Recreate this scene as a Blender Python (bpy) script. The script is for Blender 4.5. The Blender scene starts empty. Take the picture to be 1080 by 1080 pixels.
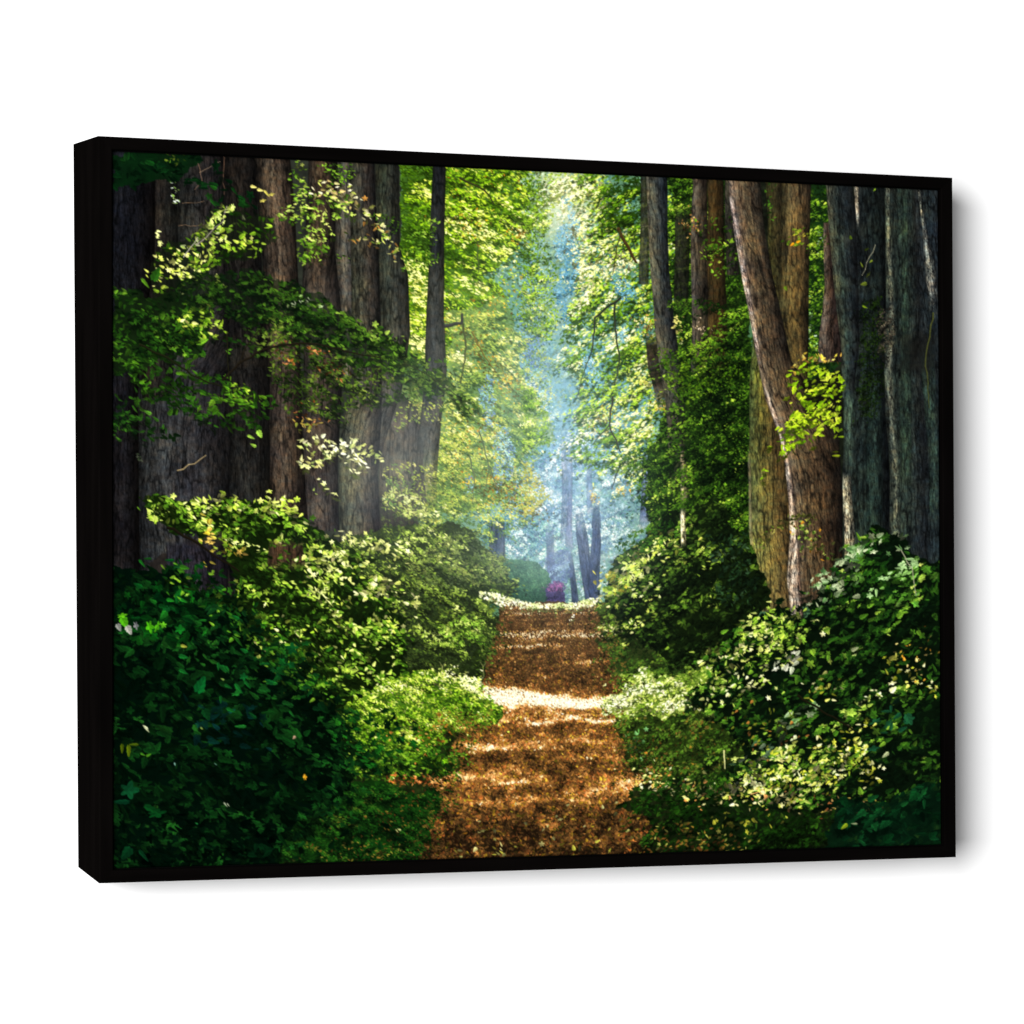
"""Framed woodland print hanging on a white wall, seen a little from the left."""
import bpy, math, time
import numpy as np

ALB, AMB, LSIZE, LPOW, LDIR, LDIST = 0.74, .25, 4.4, 1290.0, (-.92, -1.0, .09), 8.0
# ---------------------------------------------------------------- print artwork
SC = 2
PX0, PY0, PX1, PY1 = 108, 146, 1000, 924
PW, PH = (PX1 - PX0) * SC, (PY1 - PY0) * SC
rng = np.random.default_rng(11)
img = np.zeros((PH, PW, 3), np.float32)
YY, XX = np.mgrid[0:PH, 0:PW].astype(np.float32)
XX = XX / SC + PX0
YY = YY / SC + PY0


def col(c):
    return np.array(c, np.float32) / 255.0


def upsample(g, h, w):
    gh, gw = g.shape
    y = np.linspace(0, gh - 1.001, h)
    x = np.linspace(0, gw - 1.001, w)
    yi = y.astype(int); xi = x.astype(int)
    fy = (y - yi)[:, None]; fx = (x - xi)[None, :]
    fy = fy * fy * (3 - 2 * fy); fx = fx * fx * (3 - 2 * fx)
    a = g[yi][:, xi]; b = g[yi][:, xi + 1]; c = g[yi + 1][:, xi]; d = g[yi + 1][:, xi + 1]
    return ((a * (1 - fx) + b * fx) * (1 - fy) + (c * (1 - fx) + d * fx) * fy).astype(np.float32)


def noise(cx, cy, h=PH, w=PW):
    """value noise in -1..1 with cells of cx by cy photograph pixels"""
    gh = int(h / SC / cy) + 3
    gw = int(w / SC / cx) + 3
    return upsample(rng.uniform(-1, 1, (gh, gw)), h, w)


N_BIG = noise(70, 60)
N_MID = noise(24, 20)
N_CL = noise(11, 9)
N_FINE = noise(4, 3.5)
N_S = [(5, noise(5, 4)), (8, noise(8, 6)), (12, noise(12, 9)), (19, noise(19, 14)), (30, noise(30, 22))]
WOBX = noise(9, 9) * 4 + noise(3, 3) * 2 + noise(26, 20) * 6
WOBY = noise(9, 9) * 4 + noise(3, 3) * 2 + noise(26, 20) * 6
WSM = noise(14, 40)
BARK = (noise(1.5, 11) * .5 + noise(.8, 4.5) * .6 + noise(4, 34) * .3 + noise(.6, 1.3) * .5)
BARK2 = np.abs(noise(2.6, 15) + .5 * noise(1.5, 6)) * 2 - 1
BARK3 = np.abs(noise(5.5, 30) + .45 * noise(2.2, 11))
# leaf sprays lie in slanting layers: down to the right on the left side, down to the left on the right
_sp = noise(30, 6.5) * .7 + noise(14, 4) * .5
_c = np.arange(PW)
SPRAY = np.empty_like(_sp)
for _j in range(PW):
    _k = .42 if _j < (560 - PX0) * SC else -.5
    SPRAY[:, _j] = np.roll(_sp[:, _j], int(_k * _j))


def at_map(m, x, y):
    i = np.clip(((y - PY0) * SC).astype(int), 0, PH - 1)
    j = np.clip(((x - PX0) * SC).astype(int), 0, PW - 1)
    return m[i, j]


def inside(px, py, poly):
    r = np.zeros(px.shape, bool)
    n = len(poly)
    for i in range(n):
        x1, y1 = poly[i]
        x2, y2 = poly[(i + 1) % n]
        if y1 == y2:
            continue
        c = ((py < y1) != (py < y2)) & (px < (x2 - x1) * (py - y1) / (y2 - y1) + x1)
        r ^= c
    return r


def A(*p): return [(110 + p[i] / 2.4, 150 + p[i + 1] / 2.4) for i in range(0, len(p), 2)]
def B(*p): return [(550 + p[i] / 2.4, 160 + p[i + 1] / 2.4) for i in range(0, len(p), 2)]
def C_(*p): return [(110 + p[i] / 2.4, 500 + p[i + 1] / 2.4) for i in range(0, len(p), 2)]
def D_(*p): return [(550 + p[i] / 2.4, 500 + p[i + 1] / 2.4) for i in range(0, len(p), 2)]
def P(*p): return [(p[i], p[i + 1]) for i in range(0, len(p), 2)]


def bbox(poly, pad=0):
    xs = [p[0] for p in poly]; ys = [p[1] for p in poly]
    j0 = max(0, int((min(xs) - pad - PX0) * SC)); j1 = min(PW, int((max(xs) + pad - PX0) * SC) + 2)
    i0 = max(0, int((min(ys) - pad - PY0) * SC)); i1 = min(PH, int((max(ys) + pad - PY0) * SC) + 2)
    return i0, i1, j0, j1


def fill(poly, c, alpha=1.0, wob=1.0, tex=.15, soft=0):
    i0, i1, j0, j1 = bbox(poly, 8)
    if i1 <= i0 or j1 <= j0:
        return
    s = np.s_[i0:i1, j0:j1]
    m = inside(XX[s] + WOBX[s] * wob, YY[s] + WOBY[s] * wob, poly).astype(np.float32)
    if soft:
        k = int(soft * SC)
        for _ in range(2):
            for ax in (0, 1):
                cs = np.cumsum(np.pad(m, [(k + 1, k) if a == ax else (0, 0) for a in (0, 1)], mode='edge'), axis=ax)
                m = (np.take(cs, range(2 * k + 1, cs.shape[ax]), ax) - np.take(cs, range(0, cs.shape[ax] - 2 * k - 1), ax)) / (2 * k + 1)
    m = (m * alpha)[..., None]
    cc = col(c) * (1 + tex * N_FINE[s] + tex * N_CL[s])[..., None]
    img[s] = img[s] * (1 - m) + cc * m


# ---- leaf stamps
def make_stamps():
    lib = {}
    for size in (1, 1.5, 2, 2.5, 3, 4, 5, 6, 7, 8, 10, 12, 15, 18, 22):
        r = size * SC / 2
        h = int(math.ceil(r)) + 1
        yy, xx = np.mgrid[-h:h + 1, -h:h + 1].astype(np.float32)
        lst = []
        for k in range(28 if size > 2 else 10):
            th = k * 2 * math.pi / (28 if size > 2 else 10)
            asp = [.92, .62, .46, .78, .36][k % 5]
            u = (xx * math.cos(th) + yy * math.sin(th)) / r
            v = (-xx * math.sin(th) + yy * math.cos(th)) / r / asp
            a = np.arctan2(v, u); rr = np.hypot(u, v)
            if k % 3 == 0 and size >= 5:      # lobed leaf
                lim = .5 + .46 * np.abs(np.cos(2.5 * a)) ** 1.8 + .14 * np.cos(a)
            elif size >= 3:                   # heart-shaped leaf with a tip
                lim = .66 + .5 * np.maximum(0, np.cos(a)) ** 7 - .16 * np.maximum(0, -np.cos(a)) ** 6 + .05 * np.cos(7 * a)
            else:
                lim = np.full_like(a, .9)
            m = np.clip((lim - rr) * r * asp / 1.1 + .5, 0, 1)
            sh = 1 + .13 * np.sign(v) * np.clip(np.abs(v) * 4, 0, 1)
            if size >= 8:
                sh -= .16 * np.exp(-(v * r * asp / 1.0) ** 2)
                sh += .07 * np.cos((u - np.abs(v) * .9) * 11)
            sh += .12 * u * math.cos(k)
            lst.append((m[..., None].astype(np.float32), sh[..., None].astype(np.float32), h))
        lib[size] = lst
    return lib


STAMPS = make_stamps()
SIZES = np.array(sorted(STAMPS))


def _near(a):
    out = []
    for k in range(28):
        th = k * 2 * math.pi / 28
        d = abs((th - a + math.pi / 2) % math.pi - math.pi / 2)
        if d < .6 and k % 5 in (1, 2, 4):
            out.append(k)
    return out


FLAT = (_near(.35), _near(-.45))


def stamp_all(x, y, size, cols, alpha=1.0, flat=0):
    si = np.abs(SIZES[None, :] - size[:, None]).argmin(1)
    xi = ((x - PX0) * SC).astype(int); yi = ((y - PY0) * SC).astype(int)
    rr = rng.random(len(x))
    lib = [STAMPS[s] for s in SIZES]
    fl = rng.random(len(x)) < flat
    left = x < 560
    for n in range(len(x)):
        L = lib[si[n]]
        if fl[n] and len(L) == 28:
            q = FLAT[0 if left[n] else 1]
            m, sh, h = L[q[int(rr[n] * len(q))]]
        else:
            m, sh, h = L[int(rr[n] * len(L))]
        j, i = xi[n], yi[n]
        if i - h < 0 or j - h < 0 or i + h + 1 > PH or j + h + 1 > PW:
            i0 = max(0, i - h); i1 = min(PH, i + h + 1); j0 = max(0, j - h); j1 = min(PW, j + h + 1)
            if i1 <= i0 or j1 <= j0:
                continue
            ms = m[i0 - i + h:i1 - i + h, j0 - j + h:j1 - j + h]; ss = sh[i0 - i + h:i1 - i + h, j0 - j + h:j1 - j + h]
            d = img[i0:i1, j0:j1]
        else:
            ms, ss = m, sh
            d = img[i - h:i + h + 1, j - h:j + h + 1]
        if alpha != 1.0:
            ms = ms * alpha
        d += ms * (cols[n] * ss - d)


def palette(pal, t):
    pal = np.array(pal, np.float32) / 255.0
    t = np.clip(t, 0, .9999) * (len(pal) - 1)
    i = t.astype(int)
    f = (t - i)[:, None]
    return pal[i] * (1 - f) + pal[i + 1] * f


def foliage(poly, pal, size=(3, 5), cov=1.6, base=None, ba=.85, clump=.3, rnd=.35, bias=0.0, wob=1.0,
            grad=None, alpha=1.0, scale_map=None, lights=None, hue=.07, mid=.22, spray=.22, flat=.5, skew=1.35, depth=None, gain=1.1, twigs=None):
    """scatter leaves over a polygon; light and dark gather in clumps"""
    if base is not None:
        fill(poly, base, ba, wob)
    xs = [p[0] for p in poly]; ys = [p[1] for p in poly]
    x0, x1, y0, y1 = min(xs), max(xs), min(ys), max(ys)
    sm = (size[0] + size[1]) / 2
    n = int(cov * (x1 - x0) * (y1 - y0) / (sm * sm * .5))
    x = rng.uniform(x0, x1, n); y = rng.uniform(y0, y1, n)
    keep = inside(x + at_map(WOBX, x, y) * wob, y + at_map(WOBY, x, y) * wob, poly)
    x, y = x[keep], y[keep]
    if len(x) == 0:
        return
    tgt = 2.4 * sm
    nm = min(N_S, key=lambda q: abs(q[0] - tgt))[1]
    rnd = rnd * .62
    if twigs is None: twigs = .7 if cov > .9 else .35

    def tone(x, y):
        t = .4 + bias + clump * .85 * np.clip(2.0 * at_map(nm, x, y), -1, 1) + clump * .5 * at_map(N_CL, x, y)
        t = t + mid * at_map(N_MID, x, y) + spray * at_map(SPRAY, x, y)
        if grad:
            gx0, gy0, gx1, gy1, b0, b1 = grad
            dx, dy = gx1 - gx0, gy1 - gy0
            g = np.clip(((x - gx0) * dx + (y - gy0) * dy) / (dx * dx + dy * dy), 0, 1)
            t = t + b0 + (b1 - b0) * g
        for (lx, ly, rx, ry, amt) in (lights or []):
            t = t + amt * np.exp(-((x - lx) / rx) ** 2 - ((y - ly) / ry) ** 2)
        return t
    t = tone(x, y) + rnd * (2 * rng.random(len(x)) ** skew - 1)
    s = rng.uniform(size[0], size[1], len(x))
    if scale_map:
        s = s * scale_map(x, y)
    dep = rng.random(len(x))
    if depth is None: depth = .86 if sm < 3 else (.68 if sm < 4.6 else .55)
    o = np.argsort(dep + .35 * t)
    c = gain * palette(pal, t) * (depth + (1 - depth) * dep[:, None])
    c = c * (1 + rng.normal(0, hue, (len(x), 1))) + rng.normal(0, hue * .35, (len(x), 3)) * c
    stamp_all(x[o], y[o], s[o], c[o].astype(np.float32), alpha, flat)
    if twigs:
        nt = int(twigs * len(x) * sm * sm * .5 / (sm * 4.5 * sm * 2.2))
        k = rng.integers(0, len(x), nt)
        for q in k:
            ox, oy = x[q], y[q]
            sl = (.42 if ox < 560 else -.5) + rng.normal(0, .35)
            L = sm * rng.uniform(3.5, 8.5)
            ca, sa = math.cos(math.atan(sl)), math.sin(math.atan(sl))
            if ox >= 560: ca, sa = -ca, -sa
            m = int(L / sm * rng.uniform(2.2, 3.4))
            u = np.sort(rng.random(m))
            off = rng.uniform(-1, 1, m) * sm * .95 * (1.15 - .8 * u)
            lx = ox + u * L * ca - off * sa; ly = oy + u * L * sa + off * ca + .12 * L * u * u
            t0 = float(tone(np.array([ox]), np.array([oy]))[0]) + rng.normal(0, .1)
            sh = 3.2 + sm * .35
            ok = inside(lx + at_map(WOBX, lx, ly) * wob, ly + at_map(WOBY, lx, ly) * wob, poly) | (rng.random(m) < .22)
            lx, ly, u, off = lx[ok], ly[ok], u[ok], off[ok]
            m = len(lx)
            if m == 0: continue
            dk = np.repeat(palette(pal, np.array([max(0, t0 - .55)])) * .55, m, 0).astype(np.float32)
            stamp_all(lx + rng.normal(0, 1, m), ly + sh, np.full(m, sm * 1.05), dk, .55 * alpha, flat)
            lt = t0 + .10 - .16 * off / sm * ca + rng.normal(0, .07, m)
            lc = gain * palette(pal, lt) * (1 + rng.normal(0, hue, (m, 1)))
            stamp_all(lx, ly, rng.uniform(size[0], size[1], m) * (1.1 - .35 * u), lc.astype(np.float32), alpha, min(1, flat + .2))


def dots(pts, cols, size, alpha=1.0):
    """leaves set one by one: pts (x, y), a list of colours to draw from"""
    x = np.array([p[0] for p in pts], float); y = np.array([p[1] for p in pts], float)
    cc = np.array(cols, np.float32)[rng.integers(0, len(cols), len(x))] / 255.0
    s = np.full(len(x), float(size)) if np.isscalar(size) else rng.uniform(size[0], size[1], len(x))
    if len(x) > 6:
        nm = N_S[2][1] if s.mean() > 4 else N_S[1][1]
        k = np.clip(.78 + .55 * np.clip(1.6 * at_map(nm, x, y), -1, 1) + rng.normal(0, .08, len(x)), .3, 1.08)
        cc = cc * k[:, None] * np.array([1, 1, .93]) ** (1.2 - k[:, None])
        o = np.argsort(k + rng.uniform(-.2, .2, len(x))); x, y, s, cc = x[o], y[o], s[o], cc[o]
    stamp_all(x, y, s, (cc * (1 + rng.normal(0, .05, (len(x), 1)))).astype(np.float32), alpha, .5)


def along(line, spread, n, cols, size, alpha=1.0):
    d = np.array(line, float)
    seg = np.hypot(*(d[1:] - d[:-1]).T); cs = np.concatenate([[0], np.cumsum(seg)])
    t = rng.uniform(0, cs[-1], n)
    x = np.interp(t, cs, d[:, 0]) + rng.normal(0, spread, n)
    y = np.interp(t, cs, d[:, 1]) + rng.normal(0, spread, n)
    dots(list(zip(x, y)), cols, size, alpha)


BO = [0]


def trunk(lp, rp, cols, cols2=None, amp=.32, alpha=1.0, wob=.8, fur=.25, edge=None, fade=(0, 0)):
    """a trunk between a left and a right outline, colours across it, bark streaks along it"""
    lp = sorted(lp, key=lambda p: p[1]); rp = sorted(rp, key=lambda p: p[1])
    y0 = max(lp[0][1], rp[0][1], PY0); y1 = min(lp[-1][1], rp[-1][1], PY1)
    i0, i1 = int((y0 - PY0) * SC), int((y1 - PY0) * SC)
    ys = np.arange(i0, i1) / SC + PY0
    xl = np.interp(ys, [p[1] for p in lp], [p[0] for p in lp])
    xr = np.interp(ys, [p[1] for p in rp], [p[0] for p in rp])
    j0 = max(0, int((xl.min() - 3 - PX0) * SC)); j1 = min(PW, int((xr.max() + 3 - PX0) * SC) + 1)
    BO[0] += 137
    nz = np.roll(WSM, BO[0], 0)[i0:i1, :1] * 1.1 * wob
    nz2 = np.roll(WSM, BO[0], 0)[i0:i1, 405:406] * 1.1 * wob
    x = XX[i0:i1, j0:j1]
    l = xl[:, None] + nz; r = xr[:, None] + nz2
    u = (x - l) / np.maximum(r - l, 1)
    m = np.clip((x - l) * SC * .7 + .5, 0, 1) * np.clip((r - x) * SC * .7 + .5, 0, 1)
    if fade[0]: m = m * np.clip((ys[:, None] - y0) / fade[0], 0, 1)
    if fade[1]: m = m * np.clip((y1 - ys[:, None]) / fade[1], 0, 1)
    k = np.linspace(0, 1, len(cols))
    c1 = np.stack([np.interp(u, k, [c[q] / 255 for c in cols]) for q in range(3)], -1)
    if cols2:
        k2 = np.linspace(0, 1, len(cols2))
        c2 = np.stack([np.interp(u, k2, [c[q] / 255 for c in cols2]) for q in range(3)], -1)
        v = ((ys - y0) / (y1 - y0))[:, None, None]
        c1 = c1 * (1 - v) + c2 * v
    bx = ((x - xl[:, None]) * SC + BO[0] * 3).astype(int) % PW
    by = np.broadcast_to(np.arange(i0, i1)[:, None], bx.shape)
    b = BARK[by, bx]; f = BARK2[by, (bx + 300) % PW]
    sh = 1 + amp * 1.15 * b - fur * np.clip(-f - .35, 0, 1) * 1.6 + .1 * N_CL[i0:i1, j0:j1]
    w_ = np.maximum(r - l, 1)
    sh = sh * (1 - .55 * np.clip(1 - BARK3[by, (bx + 700) % PW] * 5, 0, 1) * np.clip(w_ / 14, 0, 1)) * (.55 + .5 * np.sqrt(np.clip(np.sin(np.pi * np.clip(u, 0, 1)), 0, 1)))
    sh = sh * (1 + .16 * N_MID[i0:i1, j0:j1])
    c1 = c1 * np.maximum(sh, .1)[..., None]
    c1 *= (1 + np.array([.06, 0, -.05]) * N_FINE[i0:i1, j0:j1, None] + np.array([.04, .03, -.03]) * N_MID[i0:i1, j0:j1, None])
    m = (m * alpha)[..., None]
    d = img[i0:i1, j0:j1]
    d += (m * (c1 - d)).astype(np.float32)


def branch(line, w0, w1, c, alpha=1.0, jit=.6):
    """a limb or a twig along a polyline, tapering from w0 to w1"""
    pts = []
    for k in range(len(line) - 1):
        (ax, ay), (bx, by) = line[k], line[k + 1]
        nseg = max(1, int(math.hypot(bx - ax, by - ay) / 6))
        for q in range(nseg):
            t = q / nseg
            pts.append((ax + (bx - ax) * t + rng.normal(0, jit) * (q > 0), ay + (by - ay) * t + rng.normal(0, jit) * (q > 0)))
    pts.append(line[-1])
    n = len(pts) - 1
    for k in range(n):
        (ax, ay), (bx, by) = pts[k], pts[k + 1]
        wa = w0 + (w1 - w0) * k / n; wb = w0 + (w1 - w0) * (k + 1) / n
        i0, i1, j0, j1 = bbox([pts[k], pts[k + 1]], max(wa, wb) + 1)
        if i1 <= i0 or j1 <= j0: continue
        s = np.s_[i0:i1, j0:j1]
        x, y = XX[s], YY[s]
        dx, dy = bx - ax, by - ay
        t = np.clip(((x - ax) * dx + (y - ay) * dy) / (dx * dx + dy * dy + 1e-6), 0, 1)
        d = np.hypot(x - ax - t * dx, y - ay - t * dy)
        w = (wa + (wb - wa) * t) / 2
        m = (np.clip((w - d) * SC + .5, 0, 1) * alpha)[..., None]
        cc = col(c) * (1 + .5 * np.clip(-(y - ay - t * dy) / (w + .3), -1, 1))[..., None]
        img[s] = img[s] * (1 - m) + cc * m


def glow(cx, cy, rx, ry, c, a, screen=True):
    g = (a * np.exp(-((XX - cx) / rx) ** 2 - ((YY - cy) / ry) ** 2))[..., None]
    global img
    if screen:
        img[:] = 1 - (1 - img) * (1 - g * col(c))
    else:
        img[:] = img * (1 - g) + col(c) * g
# ================================================================ the picture
# ---- dark earth and grass under everything low down
# ---- far background: blue haze, pale light at the top
for (x, y, rx, ry, c, a) in [
        (560, 400, 900, 900, (80, 120, 90), 1.0),
        (600, 300, 90, 120, (95, 140, 135), 1.0), (600, 470, 110, 110, (138, 176, 200), 1.0),
        (590, 205, 45, 45, (215, 225, 190), .9), (615, 380, 40, 60, (96, 148, 162), .6),
        (560, 420, 50, 60, (100, 155, 170), .7), (585, 560, 70, 45, (150, 178, 214), .9),
        (640, 440, 60, 90, (90, 140, 190), .6), (545, 600, 50, 25, (105, 150, 150), .8)]:
    glow(x, y, rx, ry, c, a, screen=False)
far = P(505, 160, 700, 160, 700, 640, 505, 640)
foliage(far, [(58, 108, 112), (90, 138, 138), (120, 165, 160), (155, 195, 184), (214, 234, 212)], (2.5, 5), .9, rnd=.35, clump=.35, alpha=.55, flat=0,
        lights=[(590, 210, 40, 50, .3), (600, 300, 22, 60, -.4)])
foliage(P(555, 340, 700, 340, 690, 530, 560, 520), [(84, 140, 160), (106, 160, 176), (134, 182, 186), (186, 214, 196)], (2.5, 5), .7, rnd=.35, alpha=.55)
foliage(P(545, 480, 690, 480, 690, 636, 520, 636), [(84, 108, 150), (112, 144, 178), (146, 178, 204), (184, 212, 224), (238, 246, 248)], (2.5, 4.5), .9, rnd=.4, clump=.5, alpha=.6)
foliage(P(505, 540, 600, 540, 600, 612, 505, 612), [(60, 100, 130), (85, 130, 140), (110, 165, 150), (170, 210, 190)], (1.5, 2.6), .8, rnd=.5)
for cx, cy, rx, ry, n in [(545, 560, 6, 7, 60), (537, 572, 4, 12, 40), (586, 572, 4, 6, 60), (572, 583, 7, 5, 45), (583, 583, 3, 10, 30), (610, 612, 4, 10, 60), (636, 606, 3, 12, 25),
                          (578, 500, 10, 14, 60), (555, 590, 7, 5, 30), (595, 560, 6, 20, 60), (618, 590, 3, 22, 30), (600, 540, 14, 9, 50), (646, 605, 8, 16, 60),
                          (648, 482, 5, 8, 40), (691, 490, 3, 14, 40), (630, 545, 20, 10, 30), (622, 562, 14, 22, 50), (585, 480, 14, 10, 40)]:
    dots([(cx + rng.normal(0, rx * .7), cy + rng.normal(0, ry * .7)) for _ in range(n)], [(225, 240, 250), (180, 215, 235), (245, 250, 252), (160, 195, 220)], (1, 2.4), .8)
# pale crowns with light showing through
for cx, cy, rx, ry in [(545, 575, 14, 16), (580, 590, 12, 14), (600, 545, 20, 20), (625, 560, 16, 24), (575, 520, 14, 26), (645, 560, 20, 24), (600, 480, 26, 26), (570, 440, 14, 24), (650, 500, 14, 22)]:
    foliage([(cx - rx, cy - ry * .6), (cx, cy - ry), (cx + rx, cy - ry * .5), (cx + rx * .8, cy + ry * .7), (cx, cy + ry), (cx - rx, cy + ry * .6)], [(96, 128, 166), (128, 164, 190), (166, 200, 212), (214, 232, 238), (240, 248, 250)], (1.6, 3), .7, None, wob=1, rnd=.6, clump=.5, bias=.05, alpha=.85)
# distant trunks in the haze
S1 = [(74, 84, 122), (62, 72, 110), (84, 94, 132)]
S2 = [(98, 110, 152), (90, 102, 148), (110, 122, 162)]
trunk(P(590, 440, 592, 520, 590, 575), P(604, 440, 603, 520, 602, 575), S2, alpha=.55, fade=(50, 10))
trunk(P(600, 500, 596, 560, 595, 580), P(604, 500, 603, 560, 604, 580), S2, alpha=.6, fade=(40, 5))
trunk(P(575, 548, 577, 612), P(583, 548, 586, 612), S1, alpha=.8, fade=(34, 0))
trunk(P(597, 572, 600, 600, 603, 636), P(602, 572, 606, 600, 611, 636), [(46, 54, 84), (38, 46, 72), (58, 68, 96)], alpha=.95, fade=(26, 0))
trunk(P(607, 530, 608, 560, 612, 600, 617, 635), P(612, 530, 618, 560, 624, 600, 628, 635), [(54, 64, 100), (46, 54, 88), (66, 76, 110)], alpha=.92, fade=(40, 0))
trunk(P(626, 515, 624, 570, 621, 610, 623, 635), P(631, 515, 634, 570, 632, 610, 632, 635), [(50, 60, 94), (42, 50, 82), (62, 72, 104)], alpha=.92, fade=(45, 0))
trunk(P(676, 478, 677, 520, 674, 560), P(686, 478, 687, 520, 684, 560), S2, alpha=.85, fade=(5, 15))
trunk(P(619, 480, 618, 545), P(624, 480, 625, 545), S2, alpha=.5, fade=(15, 5))
fill(P(578, 582, 604, 580, 606, 612, 600, 622, 582, 616), (74, 88, 128), .6, 1, .25)
foliage(P(578, 582, 604, 580, 606, 612, 600, 622, 582, 616), [(52, 64, 104), (78, 96, 140), (124, 154, 186)], (1.5, 2.4), .8)
trunk(P(515, 545, 516, 592), P(532, 545, 533, 592), [(76, 86, 116), (56, 66, 94), (68, 78, 106)], alpha=.9, fade=(10, 0))
# clipped hedge and flowering bush
foliage(P(512, 594, 545, 590, 568, 594, 580, 606, 584, 640, 512, 640), [(28, 50, 40), (44, 74, 56), (70, 108, 80), (112, 156, 124)], (1.5, 2.4), 1.6, (44, 76, 58), .95, wob=.3, twigs=0, grad=(545, 592, 550, 636, .25, -.35), rnd=.3, clump=.15)
fill(P(577, 624, 581, 618, 592, 617, 598, 626, 597, 640, 577, 640), (52, 44, 82), 1, .4)
foliage(P(577, 622, 581, 615, 590, 613, 598, 620, 597, 638, 576, 638), [(40, 34, 62), (58, 50, 92), (110, 60, 130)], (1.5, 2.4), 1.2, wob=.3)
foliage(P(577, 620, 582, 614, 590, 613, 597, 618, 594, 624, 580, 625), [(80, 56, 96), (116, 66, 118), (156, 104, 150)], (1.5, 2.2), 1.2, wob=.3)

fill(P(60, 650, 1050, 650, 1050, 980, 60, 980), (28, 38, 16), 1, .2, .3)

# ---- mid canopy left of centre
YG = [(40, 66, 12), (72, 108, 18), (108, 150, 28), (150, 188, 44), (200, 216, 84), (246, 246, 170)]
HZ = [(70, 98, 56), (100, 130, 62), (138, 160, 72), (172, 182, 80), (212, 212, 130), (242, 242, 190)]
foliage(A(745, 40, 1080, 50, 1110, 60, 1130, 120, 1110, 160, 1090, 260, 1075, 300, 1060, 420, 1090, 560, 1100, 700, 1120, 780, 1050, 860, 1120, 900, 1080, 940, 900, 920, 745, 900), YG, (2.5, 4.2), .35, None, rnd=.5)
foliage(A(745, 40, 1080, 50, 1060, 120, 1080, 200, 1010, 300, 960, 330, 1000, 400, 960, 480, 880, 560, 745, 560), YG, (3, 5.6), 1.6, (64, 98, 24), .8, rnd=.42, clump=.32, bias=.06, spray=.34, twigs=1.1, flat=.7,
        lights=[(480, 205, 30, 25, .25), (497, 238, 28, 22, .3), (545, 246, 14, 10, .5), (440, 300, 14, 30, .35), (440, 350, 10, 30, .55), (500, 175, 60, 12, -.1), (400, 200, 60, 60, -.15), (430, 240, 16, 40, -.3)])
foliage(A(870, 420, 1000, 400, 1060, 500, 1070, 640, 1090, 700, 1080, 760, 1020, 900, 900, 940, 700, 940, 690, 840, 830, 800, 850, 640), HZ, (2.8, 5), 1.3, (95, 122, 70), .75, rnd=.4, spray=.34, twigs=1, flat=.7,
        lights=[(455, 490, 6, 26, .8), (478, 470, 10, 14, .4), (520, 380, 14, 40, .15), (530, 480, 30, 40, .1), (430, 520, 40, 30, -.15)])
foliage(P(440, 480, 520, 440, 570, 470, 560, 550, 500, 580, 430, 560), HZ, (2.2, 3.6), .8, None, bias=-.05)
# openings that show the haze
for q in [P(508, 395, 520, 400, 522, 440, 512, 460, 505, 430), P(556, 250, 575, 250, 590, 330, 575, 400, 555, 350), P(520, 470, 540, 450, 545, 500, 525, 520), P(485, 500, 500, 500, 500, 520, 484, 516),
          P(548, 330, 580, 340, 580, 420, 556, 400)]:
    foliage(q, [(85, 110, 165), (100, 140, 165), (130, 175, 190), (175, 210, 190)], (1.8, 3), .8, rnd=.5)
foliage(P(566, 230, 625, 230, 630, 440, 566, 440), [(96, 130, 84), (130, 160, 100), (168, 192, 130), (210, 222, 170)], (2.4, 4.4), .5, None, alpha=.7)
glow(594, 330, 24, 110, (176, 200, 196), .34, False)
# orange and yellow leaves among the green
OR = [(205, 160, 40), (190, 130, 35), (225, 190, 70), (170, 120, 40), (235, 215, 110)]
for line, sp, n in [(A(900, 470, 960, 540, 1000, 590), 7, 130), (A(1000, 590, 1060, 640), 8, 90), (A(960, 880, 1060, 900), 7, 110), (A(880, 170, 960, 240), 12, 60), (A(1040, 230, 1060, 240), 5, 40),
                    (A(900, 760, 1000, 700), 14, 90), (A(940, 440, 1060, 350), 12, 70), (A(850, 430, 870, 500), 6, 20), (P(515, 505, 560, 520), 8, 70), (P(540, 535, 575, 545), 6, 60), (P(460, 190, 560, 190), 10, 40), (A(870, 840, 1010, 880), 10, 90)]:
    along(line, sp, n, OR, (2, 3.6), .9)
branch(A(900, 90, 960, 120, 985, 155), 2.4, 1.2, (45, 45, 25))
branch(A(862, 465, 905, 458, 905, 435), 4, 2.4, (40, 38, 40))
branch(A(908, 460, 915, 520, 902, 610), 2.4, 1.2, (50, 55, 30))
branch(A(930, 480, 960, 540, 990, 580), 1.8, .8, (90, 75, 30))
branch(P(505, 455, 515, 490, 512, 515), 1.4, .7, (60, 70, 50)); branch(P(495, 480, 500, 500, 498, 530), 1.4, .7, (70, 80, 60))
branch(A(945, 250, 946, 330), 1.2, .8, (60, 70, 40)); branch(P(515, 490, 528, 525), 1.2, .6, (70, 80, 60))

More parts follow.
